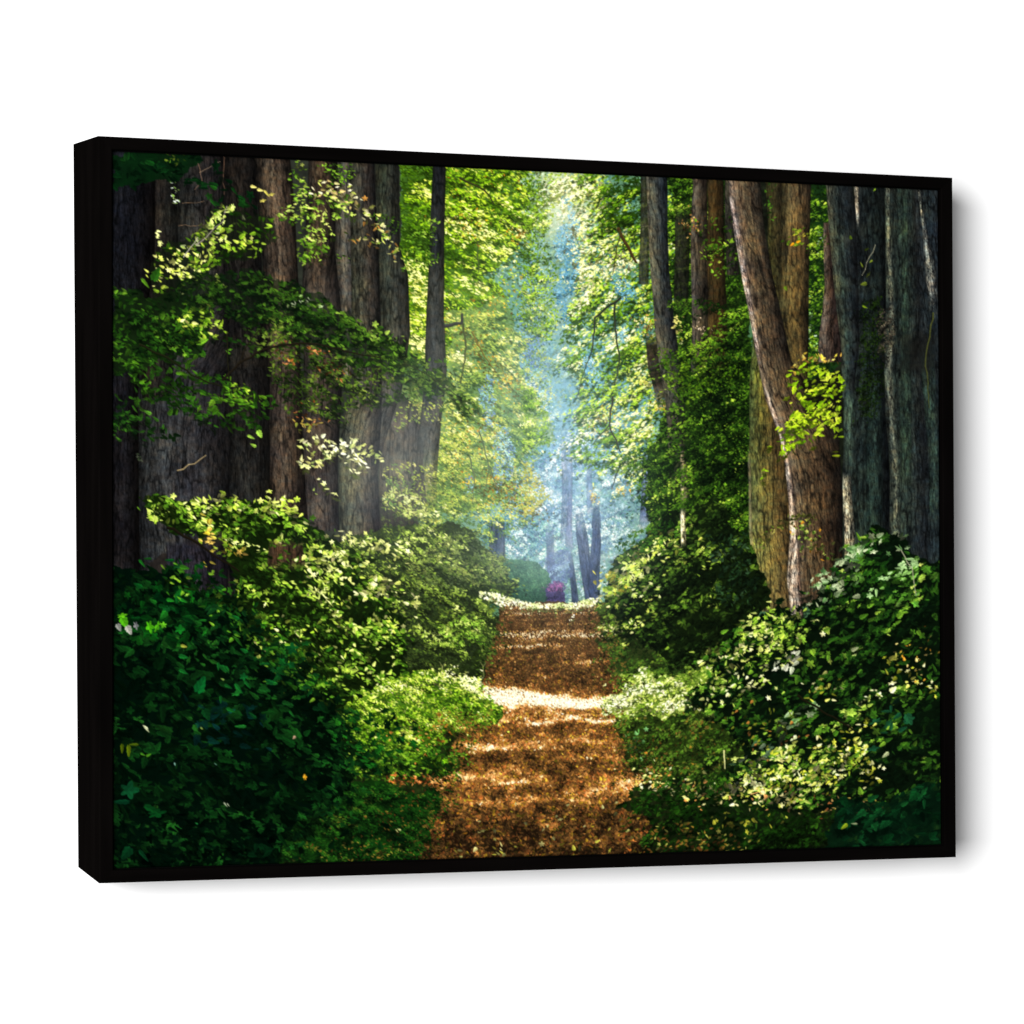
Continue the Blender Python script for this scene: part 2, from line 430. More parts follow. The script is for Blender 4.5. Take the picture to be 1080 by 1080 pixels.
# ---- canopy right of centre
YR = [(34, 58, 14), (64, 98, 20), (102, 146, 30), (152, 190, 52), (214, 226, 110), (254, 252, 205)]
foliage(B(60, 40, 200, 40, 560, 60, 560, 330, 420, 560, 380, 640, 340, 760, 290, 850, 150, 790, 130, 700, 150, 600, 100, 470, 150, 380, 120, 220, 110, 180, 90, 120), YR, (3, 5.6), 1.3, None, rnd=.42, clump=.36, bias=.05, spray=.36, twigs=1.3, flat=.7,
        lights=[(600, 215, 18, 30, .5), (610, 250, 20, 30, .5), (625, 285, 22, 26, .65), (655, 285, 14, 12, .6), (600, 190, 24, 12, .5), (655, 195, 30, 18, -.15), (648, 230, 22, 22, -.15), (680, 200, 16, 60, -.3),
                (612, 310, 16, 18, .5), (640, 400, 20, 40, .1), (680, 400, 12, 10, .3), (690, 430, 10, 14, .35), (660, 345, 30, 16, -.15), (590, 470, 20, 12, -.1)])
foliage(B(0, 50, 60, 60, 85, 130, 60, 200, 90, 300, 100, 400, 90, 480, 0, 430), YG, (2.4, 3.8), 1.0, None, rnd=.5, bias=-.02)
foliage(B(0, 330, 80, 380, 60, 460, 90, 560, 60, 640, 80, 700, 70, 760, 0, 700), HZ, (2.2, 3.4), .55, None, rnd=.5)
foliage(B(0, 560, 40, 600, 70, 730, 0, 760), YG, (2.4, 3.6), 1.1, (105, 130, 60), .5, bias=.05)
foliage(B(0, 760, 60, 830, 80, 890, 40, 900, 0, 930), [(120, 130, 60), (160, 155, 50), (195, 180, 80)], (2, 3), .9)
for q in [P(645, 290, 665, 300, 672, 320, 655, 318), P(600, 200, 606, 215, 598, 300, 588, 250), P(650, 350, 665, 345, 662, 365, 650, 370), P(585, 240, 612, 230, 612, 300, 598, 345, 590, 300), P(612, 380, 632, 370, 634, 395, 616, 410)]:
    foliage(q, [(60, 110, 140), (85, 140, 175), (120, 170, 200), (170, 205, 220)], (1.8, 3), .9, rnd=.5)
along(P(600, 200, 640, 210), 9, 120, [(252, 250, 215), (238, 240, 170), (220, 226, 130)], (2.4, 4.4)); along(P(605, 235, 640, 262, 610, 300), 8, 200, [(254, 252, 225), (240, 240, 165), (226, 230, 130)], (2.4, 4.6))
along(P(590, 210, 575, 175), 8, 90, [(250, 250, 220), (235, 240, 190), (200, 215, 150)], (2, 3.4))
along(P(605, 240, 622, 290, 615, 310), 9, 160, [(252, 250, 215), (240, 240, 170), (225, 225, 140)], (2, 3.8), .9)
along(P(650, 275, 664, 283), 5, 70, [(254, 252, 225), (245, 240, 170)], (2, 3.8))
along(P(675, 395, 688, 410), 4, 40, [(240, 235, 140), (230, 215, 120)], (2, 3.6))
for line, sp, n in [(P(690, 425, 702, 430), 5, 40), (P(640, 435, 635, 460), 7, 40), (P(625, 520, 628, 528), 3, 25), (P(650, 515, 665, 518), 3, 30), (P(720, 240, 735, 225), 8, 60), (P(680, 345, 688, 350), 4, 30), (P(715, 340, 722, 355), 4, 50)]:
    along(line, sp, n, OR + [(225, 200, 150), (240, 220, 160)], (2, 3.6), .9)
branch(B(245, 195, 262, 230, 290, 280), 3.6, 2.4, (60, 45, 25)); branch(B(248, 200, 240, 240, 230, 310), 1.4, .8, (60, 60, 30))
branch(B(250, 370, 185, 420, 180, 490, 170, 525), 2.6, 1.2, (30, 32, 28)); branch(B(236, 385, 240, 480, 248, 530, 235, 590), 2.2, 1, (35, 38, 28))
branch(B(170, 525, 150, 580, 140, 620), 1.2, .8, (40, 50, 40)); branch(B(230, 620, 222, 690, 250, 760), 2.2, 1.2, (38, 36, 24)); branch(B(222, 690, 180, 740), 1.6, .8, (45, 48, 30))
branch(B(250, 790, 228, 850), 1.6, .8, (40, 44, 30)); branch(B(385, 400, 440, 375, 500, 400, 530, 440), 1.6, 1, (30, 32, 22))

# ---- the wood on the right, behind the path edge
DG = [(14, 28, 10), (30, 54, 15), (54, 86, 24), (84, 122, 34), (122, 158, 50), (175, 198, 86)]
foliage(B(370, 40, 540, 60, 560, 200, 580, 400, 590, 700, 600, 900, 620, 1080, 560, 1080, 300, 1080, 330, 900, 300, 800, 390, 640, 400, 560, 380, 300), DG, (2.6, 4.5), 1.6, (26, 42, 16), 1, rnd=.4, bias=-.08,
        lights=[(720, 215, 12, 20, .25), (735, 185, 20, 10, .2)])
trunk(P(675, 180, 675, 240, 673, 300), P(684, 180, 685, 240, 684, 300), [(60, 60, 58), (40, 38, 34)], alpha=.8)
trunk(P(712, 215, 710, 330), P(728, 215, 726, 330), [(46, 44, 42), (26, 24, 22)], alpha=.8, fade=(20, 20))
trunk(P(731, 180, 729, 250, 729, 360, 728, 400), P(746, 180, 746, 250, 748, 360, 748, 400), [(120, 112, 104), (66, 58, 50), (38, 32, 26)], [(120, 112, 108), (60, 55, 45), (40, 36, 28)], fade=(0, 15))
trunk(P(746, 180, 746, 260, 748, 400), P(763, 180, 764, 260, 768, 400), [(74, 60, 40), (60, 46, 28), (36, 28, 18)], alpha=.95, fade=(0, 25))
trunk(P(764, 180, 766, 290), P(770, 180, 780, 290), [(80, 76, 66), (40, 38, 30)])
trunk(P(679, 350, 684, 390, 697, 440), P(692, 350, 700, 390, 706, 440), [(44, 34, 30), (26, 20, 18)], alpha=.9, fade=(14, 34))
trunk(P(680, 180, 683, 240, 686, 290, 690, 340, 695, 380, 702, 430, 706, 500, 711, 540), P(703, 180, 704, 240, 706, 290, 710, 330, 716, 370, 722, 410, 722, 460, 722, 540),
      [(128, 124, 112), (78, 80, 76), (44, 50, 56), (28, 34, 40)], [(80, 78, 68), (54, 50, 42), (36, 33, 28)], amp=.36, fade=(0, 90))
trunk(P(716, 460, 718, 520, 719, 575), P(722, 460, 726, 520, 727, 575), [(190, 180, 165), (110, 100, 85), (60, 55, 45)], amp=.6, alpha=.8, fade=(20, 4))
foliage(B(330, 380, 400, 370, 540, 400, 560, 330, 580, 430, 590, 700, 600, 900, 590, 1000, 440, 1000, 330, 900, 230, 800, 390, 690, 360, 520, 430, 480, 500, 420, 400, 400), DG, (2.6, 4.8), .95, None, rnd=.4, bias=-.08,
        lights=[(720, 380, 40, 10, .15), (770, 240, 10, 40, .15)])
foliage(B(430, 180, 550, 150, 560, 330, 480, 330, 440, 260), DG, (3, 5), .38, None, bias=.1)
foliage(B(340, 500, 560, 480, 570, 560, 420, 640, 380, 600), [(50, 80, 16), (84, 116, 28), (120, 150, 50)], (2.6, 4.4), .6, None)
foliage(B(480, 480, 580, 470, 590, 900, 500, 940, 430, 800), [(6, 14, 6), (16, 34, 10), (40, 70, 20), (70, 105, 35)], (2.8, 5), .9, None, bias=-.1)
along(B(440, 440, 480, 460), 4, 14, [(215, 190, 180), (190, 170, 150)], (2, 3.4))
along(B(300, 430, 330, 430), 6, 40, [(235, 220, 170), (240, 230, 190), (190, 150, 90)], (2, 4))
along(B(395, 420, 400, 460), 3, 40, [(220, 215, 130), (235, 220, 150)], (2, 4))
along(B(430, 170, 440, 200), 7, 40, [(190, 140, 90), (220, 180, 120), (150, 100, 60)], (2, 3.4))

# ---- big trunks, right
fill(P(795, 120, 1050, 120, 1050, 620, 870, 620, 860, 420, 800, 300), (24, 28, 20), 1, .2, .3)
fill(P(850, 190, 878, 190, 890, 380, 850, 420), (22, 44, 20), 1, .3)
foliage(P(848, 190, 876, 190, 880, 260, 885, 380, 848, 400), DG, (2.6, 5), 1.3, None, bias=.02, lights=[(862, 255, 8, 20, .4), (858, 340, 8, 30, .3)])
dots([(868 + rng.normal(0, 3), 252 + rng.normal(0, 6)) for _ in range(22)], [(190, 215, 225), (150, 185, 180)], (1.5, 3))
dots([(856 + rng.normal(0, 2.4), 345 + rng.normal(0, 14)) for _ in range(30)], [(190, 215, 205), (150, 195, 140)], (1.5, 3))
trunk(P(808, 185, 809, 250, 812, 300, 818, 330), P(826, 185, 826, 260, 828, 330), [(84, 82, 48), (56, 52, 34), (40, 34, 24)])
trunk(P(824, 185, 822, 260, 820, 330, 826, 390, 830, 440), P(855, 185, 853, 270, 852, 370, 850, 440), [(66, 62, 42), (94, 80, 60), (82, 66, 48), (42, 35, 28)], [(66, 62, 40), (88, 78, 48), (54, 46, 32)], amp=.36)
trunk(P(795, 330, 790, 400, 789, 480, 791, 560, 800, 645), P(815, 330, 825, 420, 838, 520, 842, 645), [(96, 118, 70), (92, 92, 44), (84, 68, 38), (56, 46, 26)],
      [(150, 150, 100), (118, 108, 72), (92, 78, 52), (58, 48, 34)], amp=.4)
trunk(P(788, 470, 789, 560, 799, 640), P(791, 470, 793, 560, 803, 640), [(200, 190, 165), (120, 115, 80)], alpha=.7, fade=(20, 30))
trunk(P(768, 185, 770, 215, 779, 260, 787, 310, 796, 370, 806, 420, 822, 460, 830, 500, 836, 560, 839, 600, 840, 650),
      P(801, 185, 806, 240, 815, 290, 826, 340, 834, 380, 860, 420, 884, 455, 888, 520, 888, 580, 888, 640),
      [(176, 160, 156), (112, 96, 82), (84, 74, 60), (74, 64, 54), (44, 40, 34)], [(112, 100, 88), (94, 80, 62), (78, 62, 46), (56, 43, 32), (28, 23, 20)], amp=.42)
along(P(812, 190, 812, 235), 3, 26, [(40, 80, 25), (70, 110, 35)], (2.5, 5))
# sunlit edge of the leaning trunk
trunk(P(769, 205, 777, 260, 783, 300, 793, 350, 800, 385), P(773, 205, 783, 260, 790, 300, 799, 350, 803, 385), [(232, 212, 214), (200, 180, 178), (130, 115, 108)], amp=.6, alpha=.9, fade=(10, 20))
trunk(P(803, 400, 813, 435, 822, 460, 827, 490, 831, 530, 833, 560, 836, 590), P(806, 400, 819, 435, 827, 460, 833, 490, 838, 530, 840, 560, 844, 590), [(226, 208, 208), (190, 172, 168), (120, 100, 90)], amp=.6, alpha=.9, fade=(20, 4))
trunk(P(831, 540, 832, 570, 829, 610, 834, 652), P(838, 540, 842, 570, 843, 610, 847, 652), [(235, 220, 210), (212, 192, 182), (225, 205, 195), (130, 105, 92)], amp=.55, fade=(15, 0))
trunk(P(868, 235, 870, 300, 864, 350, 863, 382), P(876, 235, 880, 300, 888, 340, 892, 382), [(150, 135, 125), (60, 48, 42), (34, 26, 26)], amp=.4)
_t = trunk
def trunk(lp, rp, cols, cols2=None, **k):
    f = lambda q: [tuple(v * .62 + g * .36 * sum(c) / 3 for v, g in zip(c, (1.02, 1.0, .95))) for c in q] if q else q
    _t(lp, rp, f(cols), f(cols2), **k)


trunk(P(900, 185, 900, 300, 893, 420, 889, 500, 889, 600), P(935, 185, 935, 300, 936, 420, 940, 600), [(30, 36, 44), (26, 34, 38), (22, 30, 30), (16, 22, 22)], [(60, 76, 68), (36, 52, 48), (30, 46, 44), (18, 22, 28)], amp=.46)
trunk(P(870, 185, 873, 240, 879, 300, 886, 360, 889, 420), P(898, 185, 902, 240, 905, 300, 906, 360, 900, 420), [(120, 118, 92), (44, 54, 52), (32, 42, 48), (24, 28, 32)], [(84, 100, 84), (52, 74, 68), (36, 46, 48), (24, 28, 32)], amp=.4)
trunk(P(899, 185, 903, 240), P(905, 185, 906, 240), [(190, 180, 180), (110, 108, 112)], amp=.7, alpha=.85, fade=(5, 12))
trunk(P(889, 410, 890, 500), P(903, 410, 901, 500), [(60, 84, 74), (72, 104, 92), (40, 56, 52)], amp=.5, alpha=.85, fade=(12, 30))
trunk(P(888, 498, 890, 560, 891, 610), P(897, 498, 901, 560, 903, 610), [(214, 206, 186), (160, 154, 138), (70, 70, 64)], amp=.7, fade=(10, 6))
trunk(P(915, 380, 912, 500, 914, 590), P(930, 380, 930, 500, 930, 590), [(30, 54, 50), (48, 78, 70), (26, 44, 42)], amp=.6, alpha=.6, fade=(20, 15))
foliage(P(905, 320, 930, 310, 936, 400, 925, 440, 905, 430), [(8, 14, 6), (18, 32, 10), (34, 52, 16), (52, 70, 24)], (1.5, 3), .9, None, alpha=.8)
trunk(P(932, 185, 934, 300, 932, 400, 938, 500, 936, 640), P(966, 185, 968, 280, 974, 400, 976, 500, 980, 640), [(70, 88, 78), (32, 40, 38), (38, 54, 46), (42, 56, 50), (36, 40, 40)],
      [(68, 80, 74), (46, 62, 58), (32, 44, 46), (30, 38, 46), (26, 32, 42)], amp=.48)
trunk(P(965, 185, 967, 280, 973, 400, 975, 500, 978, 640), P(1002, 185, 1002, 640), [(56, 64, 68), (32, 44, 50), (34, 42, 54), (36, 46, 60)], [(32, 44, 54), (28, 42, 48), (34, 46, 58)], amp=.45)
trunk(P(934, 190, 936, 300, 938, 350, 932, 390, 940, 500, 942, 580), P(938, 190, 942, 300, 945, 350, 942, 390, 948, 500, 950, 580), [(90, 104, 94), (124, 128, 116), (60, 74, 68)], amp=.9, alpha=.6)
trunk(P(967, 190, 972, 240, 976, 290, 982, 340), P(969, 190, 977, 240, 988, 290, 992, 340), [(90, 94, 92), (140, 140, 140), (54, 60, 62)], amp=1.1, alpha=.7, fade=(6, 30))
trunk(P(952, 200, 950, 380, 948, 520), P(957, 200, 960, 380, 962, 520), [(46, 74, 58), (54, 84, 66), (36, 58, 48)], amp=.7, alpha=.5, fade=(10, 30))
trunk(P(968, 360, 980, 480, 980, 560), P(984, 360, 992, 480, 990, 560), [(38, 64, 56), (50, 78, 66), (30, 46, 44)], amp=.7, alpha=.55, fade=(20, 30))
fill(P(950, 350, 985, 350, 985, 385, 955, 390), (22, 22, 20), .6, 1, .3, soft=4)
foliage(P(922, 330, 945, 325, 940, 380, 925, 375), [(20, 20, 18), (50, 46, 40), (120, 112, 100)], (1.5, 3), .7)
branch(P(984, 330, 976, 380, 980, 430), 1.6, .8, (70, 74, 40))
trunk = _t
# yellow-green spray in front of the trunks
dots([(913, 263), (919, 275), (909, 280), (915, 290), (912, 299), (911, 323), (922, 200), (897, 251), (828, 303)], [(150, 185, 50), (175, 200, 80), (130, 165, 50)], (5, 8))
branch(P(923, 258, 909, 290), .8, .5, (150, 150, 140))
foliage(B(640, 225, 690, 190, 740, 200, 790, 220, 780, 235, 720, 235, 680, 240), [(30, 60, 14), (74, 104, 28), (130, 150, 50), (190, 180, 70)], (3, 5), .7)
dots([(836, 257), (841, 255)], [(235, 160, 40)], 6)
fill(P(848, 398, 886, 398, 890, 440, 850, 440), (20, 18, 14), .85, .6)
YL = [(70, 100, 16), (110, 150, 26), (150, 186, 42), (182, 208, 60), (214, 226, 96)]
foliage(B(675, 560, 700, 530, 740, 525, 800, 560, 818, 590, 815, 700, 800, 730, 770, 720, 700, 740, 650, 750, 640, 725, 680, 690, 690, 650, 720, 620, 680, 600), YL, (5, 9), 1.15, None, rnd=.35, bias=.08, mid=.1)
foliage(B(700, 580, 760, 580, 740, 600, 700, 600), [(14, 12, 10), (30, 26, 14)], (4, 6), .8, wob=.5)
dots([B(630, 750)[0], B(668, 775)[0], B(672, 625)[0], B(740, 750)[0], B(800, 770)[0], B(797, 760)[0], B(690, 600)[0]], [(190, 216, 60), (170, 200, 50)], (8, 11))
along(B(680, 560, 720, 520, 740, 525, 810, 525), 2.5, 30, [(225, 200, 90), (210, 170, 90), (235, 220, 130)], (4, 6))
# twig leaves on the lit trunk
along(B(590, 1000, 640, 960, 690, 930, 740, 930), 4, 70, [(120, 140, 50), (170, 180, 90), (80, 100, 40), (205, 200, 120)], (3, 5))
along(B(700, 930, 730, 990, 790, 1030), 6, 80, [(90, 120, 40), (50, 76, 24), (180, 190, 110), (130, 150, 80), (180, 130, 50)], (3, 5.5))

_t = trunk
def trunk(lp, rp, cols, cols2=None, **k):
    f = lambda q: [tuple((v * .72 + g * .28 * sum(c) / 3) * (.84 - .22 * abs(2 * i / max(1, len(q) - 1) - 1) ** 3) for v, g in zip(c, (1.06, .99, .93))) for i, c in enumerate(q)] if q else q
    _t(lp, rp, f(cols), f(cols2), **k)


# ---- big trunks, left
foliage(A(735, 600, 815, 590, 815, 690, 735, 700), HZ, (2.8, 5), 1.6, (84, 100, 58), 1, bias=-.1)
fill(P(60, 100, 420, 100, 424, 420, 440, 430, 440, 600, 60, 600), (38, 40, 36), .97, .4)
trunk(P(402, 420, 400, 480, 400, 560), P(444, 420, 446, 480, 452, 560), [(92, 84, 90), (86, 74, 76), (84, 80, 96)], [(98, 96, 88), (84, 86, 74), (90, 96, 90)], amp=.2, fade=(25, 40))
trunk(P(456, 170, 452, 260, 449, 330, 448, 380, 444, 440, 438, 500, 434, 560), P(470, 170, 468, 260, 468, 330, 471, 390, 466, 440, 461, 500, 460, 560), [(56, 58, 62), (34, 38, 46), (28, 30, 38), (50, 48, 46)], [(100, 100, 104), (88, 90, 96), (100, 98, 92)], amp=.26, fade=(0, 90))
foliage(P(402, 492, 470, 488, 500, 500, 500, 570, 402, 570), HZ, (2.6, 4.6), .55, None, bias=-.12, alpha=.85)
trunk(P(395, 168, 397, 260, 398, 340, 396, 420, 380, 480), P(420, 168, 421, 260, 430, 290, 432, 350, 424, 410, 404, 470, 402, 480), [(92, 100, 76), (62, 74, 58), (52, 56, 50), (42, 44, 40)], [(84, 82, 84), (80, 78, 84), (66, 62, 68)], amp=.32)
trunk(P(352, 168, 353, 300, 360, 400), P(372, 168, 373, 300, 372, 400), [(74, 68, 60), (110, 106, 100), (84, 84, 92)], amp=.3)
trunk(P(368, 168, 370, 330, 372, 400, 362, 440, 356, 480, 358, 540, 358, 590), P(395, 168, 398, 250, 401, 330, 402, 400, 402, 440, 398, 500, 401, 555, 416, 590), [(98, 100, 80), (92, 90, 76), (66, 58, 52), (38, 36, 38)],
      [(108, 118, 100), (84, 88, 78), (66, 62, 62), (48, 46, 54)], amp=.36)
trunk(P(325, 168, 322, 240, 318, 300, 320, 400, 318, 480, 322, 560), P(356, 168, 353, 260, 360, 330, 360, 420, 356, 480, 357, 560), [(66, 62, 58), (84, 66, 50), (64, 50, 42), (44, 38, 36)], [(92, 86, 84), (86, 76, 74), (64, 58, 58), (44, 42, 46)], amp=.34)
glow(338, 330, 16, 30, (160, 155, 160), .3, False)
trunk(P(267, 160, 272, 220, 277, 290, 282, 400, 282, 520, 272, 600), P(305, 160, 311, 230, 315, 300, 318, 440, 322, 520, 330, 610), [(40, 36, 32), (80, 68, 58), (104, 88, 76), (76, 62, 54), (44, 36, 32)],
      [(66, 56, 50), (90, 76, 68), (86, 72, 64), (60, 48, 40), (40, 32, 28)], amp=.38)
trunk(P(232, 160, 236, 300, 240, 420, 240, 640), P(268, 160, 272, 230, 278, 310, 284, 400, 284, 520, 282, 640), [(34, 30, 28), (40, 34, 30), (28, 26, 26)], [(52, 56, 58), (40, 42, 42), (34, 32, 28)], amp=.4)
trunk(P(186, 155, 188, 300, 142, 400, 140, 520, 150, 650), P(236, 160, 240, 300, 244, 420, 242, 520, 246, 650), [(64, 66, 60), (50, 50, 48), (46, 42, 42), (40, 36, 36)], [(48, 54, 64), (62, 66, 76), (56, 58, 68), (40, 40, 44)], amp=.42)
trunk(P(150, 155, 150, 300, 150, 420), P(186, 155, 189, 300, 180, 420), [(34, 26, 24), (46, 42, 38), (36, 38, 34)], amp=.42)
trunk(P(100, 150, 100, 420, 100, 640), P(164, 150, 163, 280, 154, 330, 145, 420, 148, 640), [(14, 18, 28), (20, 24, 34), (18, 20, 28), (24, 18, 16)], [(20, 20, 26), (32, 28, 30), (30, 28, 32), (14, 12, 12)], amp=.5)
along(P(181, 185, 186, 215), 2, 34, [(180, 200, 150), (140, 180, 100), (210, 225, 235)], (2, 4))
along(P(146, 478, 148, 490), 1.2, 12, [(190, 210, 190), (140, 180, 130)], (2, 3))
trunk(P(390, 535, 395, 560, 392, 592), P(436, 535, 444, 560, 446, 592), [(60, 52, 60), (56, 44, 42), (66, 60, 60)], amp=.25, alpha=.95, fade=(26, 0))
along(P(432, 548, 441, 566), 1.5, 20, [(190, 130, 100), (220, 180, 150)], (2, 3.4))
branch(P(205, 160, 213, 190, 205, 200), .9, .6, (110, 90, 80)); branch(P(236, 160, 236, 205), .9, .7, (90, 70, 60)); branch(P(210, 182, 232, 170), .7, .5, (120, 105, 95))
branch(P(188, 238, 218, 238), .6, .5, (110, 90, 75)); branch(P(192, 214, 215, 212), .6, .5, (110, 90, 75)); branch(P(187, 496, 205, 489, 217, 480), 1.3, .9, (150, 135, 110))

trunk = _t
# top-left corner leaves
DK = [(4, 20, 8), (8, 34, 14), (16, 54, 20), (28, 76, 26), (52, 104, 34)]
foliage(A(15, 20, 150, 20, 235, 28, 245, 60, 200, 80, 130, 95, 60, 112, 15, 120), DK, (8, 14), 1.0, (6, 28, 10), .9, clump=.3, bias=-.16)
foliage(A(190, 72, 240, 80, 246, 110, 225, 128, 195, 118), DK, (10, 14), 1.0, None, wob=.6); foliage(A(250, 92, 295, 95, 305, 150, 280, 165, 250, 160), DK, (8, 14), .9, None, wob=.6)
foliage(A(315, 115, 365, 120, 375, 180, 345, 190, 315, 165), DK, (10, 15), .8, None, wob=.6); along(P(175, 165, 190, 168), 3, 14, [(150, 170, 70), (90, 130, 40)], (3, 5))
# hanging green sprays between the trunks
G2 = [(40, 66, 20), (72, 108, 32), (116, 158, 52), (160, 196, 84), (206, 222, 130)]
foliage(A(465, 60, 490, 60, 520, 115, 600, 130, 640, 150, 600, 185, 560, 215, 500, 205, 440, 195, 450, 165, 485, 150), G2, (4, 7), .75, None, bias=.12, rnd=.4, wob=.7)
foliage(A(490, 210, 560, 225, 575, 270, 530, 300, 500, 320, 492, 270), G2, (3.5, 6), 1.0, None, bias=.12, rnd=.4, wob=.7)
foliage(A(540, 50, 640, 50, 630, 110, 590, 110, 560, 70), G2, (3, 5), .7, None, bias=-.05); foliage(A(590, 270, 620, 290, 610, 320, 590, 300), G2, (3, 5), .6)
along(P(314, 170, 320, 200, 318, 230), 3, 40, G2[2:], (3, 5))
along(A(530, 122, 560, 118, 600, 130, 655, 158), 6, 60, [(230, 225, 175), (210, 190, 140), (190, 205, 110), (245, 240, 215)], (4, 7))
along(A(655, 158, 690, 200, 715, 250, 745, 285), 5, 60, [(225, 225, 165), (200, 205, 120), (190, 140, 80), (242, 238, 210), (150, 175, 80)], (4, 7))
along(A(620, 240, 650, 242, 700, 262), 4, 22, [(220, 215, 160), (160, 190, 90), (200, 150, 90)], (4, 6))
dots([A(375, 112)[0], A(392, 120)[0], A(408, 126)[0], A(400, 148)[0], A(422, 132)[0]], [(228, 220, 140), (208, 200, 110)], (8, 10))
foliage(A(745, 180, 840, 190, 830, 330, 760, 320), G2, (3, 4.4), .8, None, bias=-.1, alpha=.9); foliage(A(670, 180, 745, 190, 740, 240, 700, 235), G2, (3, 4.4), .45, None, bias=-.1)
foliage(A(815, 240, 850, 260, 850, 330, 820, 320), G2, (2.5, 4), .6, None, bias=-.1)

# bright sprays, upper left
BL = [(24, 50, 12), (66, 104, 24), (124, 164, 48), (184, 212, 88), (232, 240, 160)]
foliage(A(128, 290, 140, 270, 200, 260, 250, 205, 300, 160, 360, 165, 440, 205, 445, 240, 420, 270, 380, 300, 300, 310, 250, 340, 200, 390, 125, 390), BL, (5, 8.5), .75, (18, 26, 14), .55, bias=.04, rnd=.45, wob=.9,
        lights=[(185, 285, 26, 20, .35), (240, 245, 18, 14, .25), (175, 262, 8, 14, .1)])
along(A(240, 240, 270, 205, 300, 175, 330, 165), 4, 46, [(214, 230, 136), (184, 212, 96), (200, 220, 140)], (5, 8)); along(A(200, 270, 240, 250, 300, 225, 350, 195), 3, 26, [(205, 220, 180), (170, 200, 110)], (4, 7))
along(A(130, 300, 160, 340, 200, 300, 240, 285), 7, 60, [(222, 234, 130), (196, 216, 96), (240, 244, 170)], (4, 8))
along(P(166, 243, 168, 257), 1.5, 10, [(225, 235, 170)], (4, 7)); dots([A(100, 352)[0]], [(84, 130, 36)], 15); dots([A(128, 340)[0]], [(40, 84, 24)], 18); dots([A(196, 382)[0]], [(236, 244, 176)], 9)
branch(A(232, 260, 300, 200, 310, 160), 1, .6, (150, 140, 150)); branch(A(200, 290, 236, 240), 1.1, .7, (170, 165, 170)); branch(A(60, 540, 110, 480, 210, 440), 1.5, 1, (30, 30, 16))

# left middle: dense green, then the long dark bough
foliage(A(20, 375, 60, 365, 110, 385, 190, 380, 260, 400, 270, 470, 250, 530, 150, 545, 60, 590, 20, 590), [(8, 22, 8), (22, 48, 14), (44, 82, 22), (78, 122, 36), (120, 160, 56)], (5, 9), 1.25, (16, 30, 12), .9, bias=-.05, wob=.9)
foliage(A(20, 640, 80, 645, 110, 690, 190, 740, 160, 765, 90, 740, 20, 760), [(12, 30, 12), (30, 62, 20), (54, 98, 30), (90, 132, 50)], (6, 10), 1.0, None, wob=.8)
foliage(A(100, 500, 200, 540, 260, 590, 330, 605, 430, 660, 440, 700, 380, 715, 330, 720, 250, 700, 150, 680, 90, 690, 60, 600), [(14, 34, 10), (30, 62, 18), (52, 94, 28), (84, 126, 40)], (6, 11), .75, None, wob=.9)
foliage(A(200, 410, 290, 390, 330, 440, 300, 480, 220, 520, 180, 500), BL, (5, 8), .8, None, bias=.02, rnd=.4, wob=.8, lights=[(222, 340, 20, 14, .3), (215, 362, 10, 7, .4)])
foliage(A(430, 500, 540, 500, 640, 560, 740, 590, 760, 640, 700, 660, 640, 690, 560, 700, 500, 680, 470, 640, 430, 600), [(34, 46, 20), (60, 82, 30), (96, 120, 48), (140, 156, 74), (150, 110, 60)], (4, 6.5), .62, None, wob=.9)
foliage(A(100, 500, 200, 530, 300, 590, 400, 620, 440, 690, 420, 720, 340, 730, 250, 690, 180, 700, 60, 620, 30, 560), [(16, 34, 10), (34, 66, 18), (64, 108, 28), (104, 150, 44)], (6, 10.5), .55, None, wob=1)
foliage(A(400, 480, 560, 500, 700, 560, 800, 610, 800, 650, 700, 670, 560, 700, 470, 690, 420, 600), [(20, 32, 14), (44, 64, 24), (76, 102, 38), (120, 142, 60)], (4, 6.5), .75, None, wob=1)
for ln in (A(430, 510, 480, 560), A(520, 510, 560, 530), A(480, 690, 560, 700), A(560, 560, 600, 600)):
    along(ln, 6, 22, [(140, 84, 50), (120, 80, 44), (190, 130, 90)], (3, 5))
foliage(A(200, 340, 320, 328, 420, 340, 500, 348, 560, 385, 640, 440, 700, 475, 760, 510, 800, 560, 870, 600, 905, 640, 925, 690, 860, 655, 800, 640, 740, 590, 640, 560, 560, 520, 500, 500, 420, 490, 330, 440, 250, 420, 190, 400),
        [(12, 26, 12), (26, 50, 16), (50, 80, 26), (84, 116, 40), (140, 166, 80)], (4.5, 8.5), 1.5, (16, 26, 14), .6, wob=1.3, rnd=.45, clump=.25, grad=(220, 300, 480, 420, -.06, .02), lights=[(395, 350, 16, 8, .15), (340, 350, 20, 8, .1)])
along(A(430, 400, 560, 410), 5, 24, [(190, 205, 190), (140, 165, 120)], (3, 5)); foliage(A(330, 430, 440, 450, 480, 500, 420, 560, 350, 540), [(18, 36, 12), (46, 70, 26), (90, 116, 44), (130, 140, 80)], (4, 7), .8)
along(A(760, 540, 850, 590, 930, 690), 6, 130, [(40, 62, 22), (66, 90, 34), (28, 44, 16), (96, 120, 50)], (4, 7)); along(A(700, 520, 800, 600, 860, 640), 8, 110, [(36, 56, 20), (60, 84, 30), (24, 40, 14)], (4, 7))
branch(A(300, 600, 340, 560, 400, 525, 450, 512, 500, 508, 560, 515, 640, 535, 700, 545), 2.6, 1.2, (26, 22, 16)); branch(A(90, 512, 160, 545, 220, 590, 300, 620), 2.4, 1.2, (24, 26, 14)); branch(A(340, 560, 370, 500, 400, 470), 1.2, .8, (30, 26, 18))
branch(A(760, 560, 820, 590, 890, 640, 930, 690), 1.2, .7, (30, 34, 18)); branch(A(310, 480, 312, 560, 320, 640), 1, .7, (30, 30, 16))
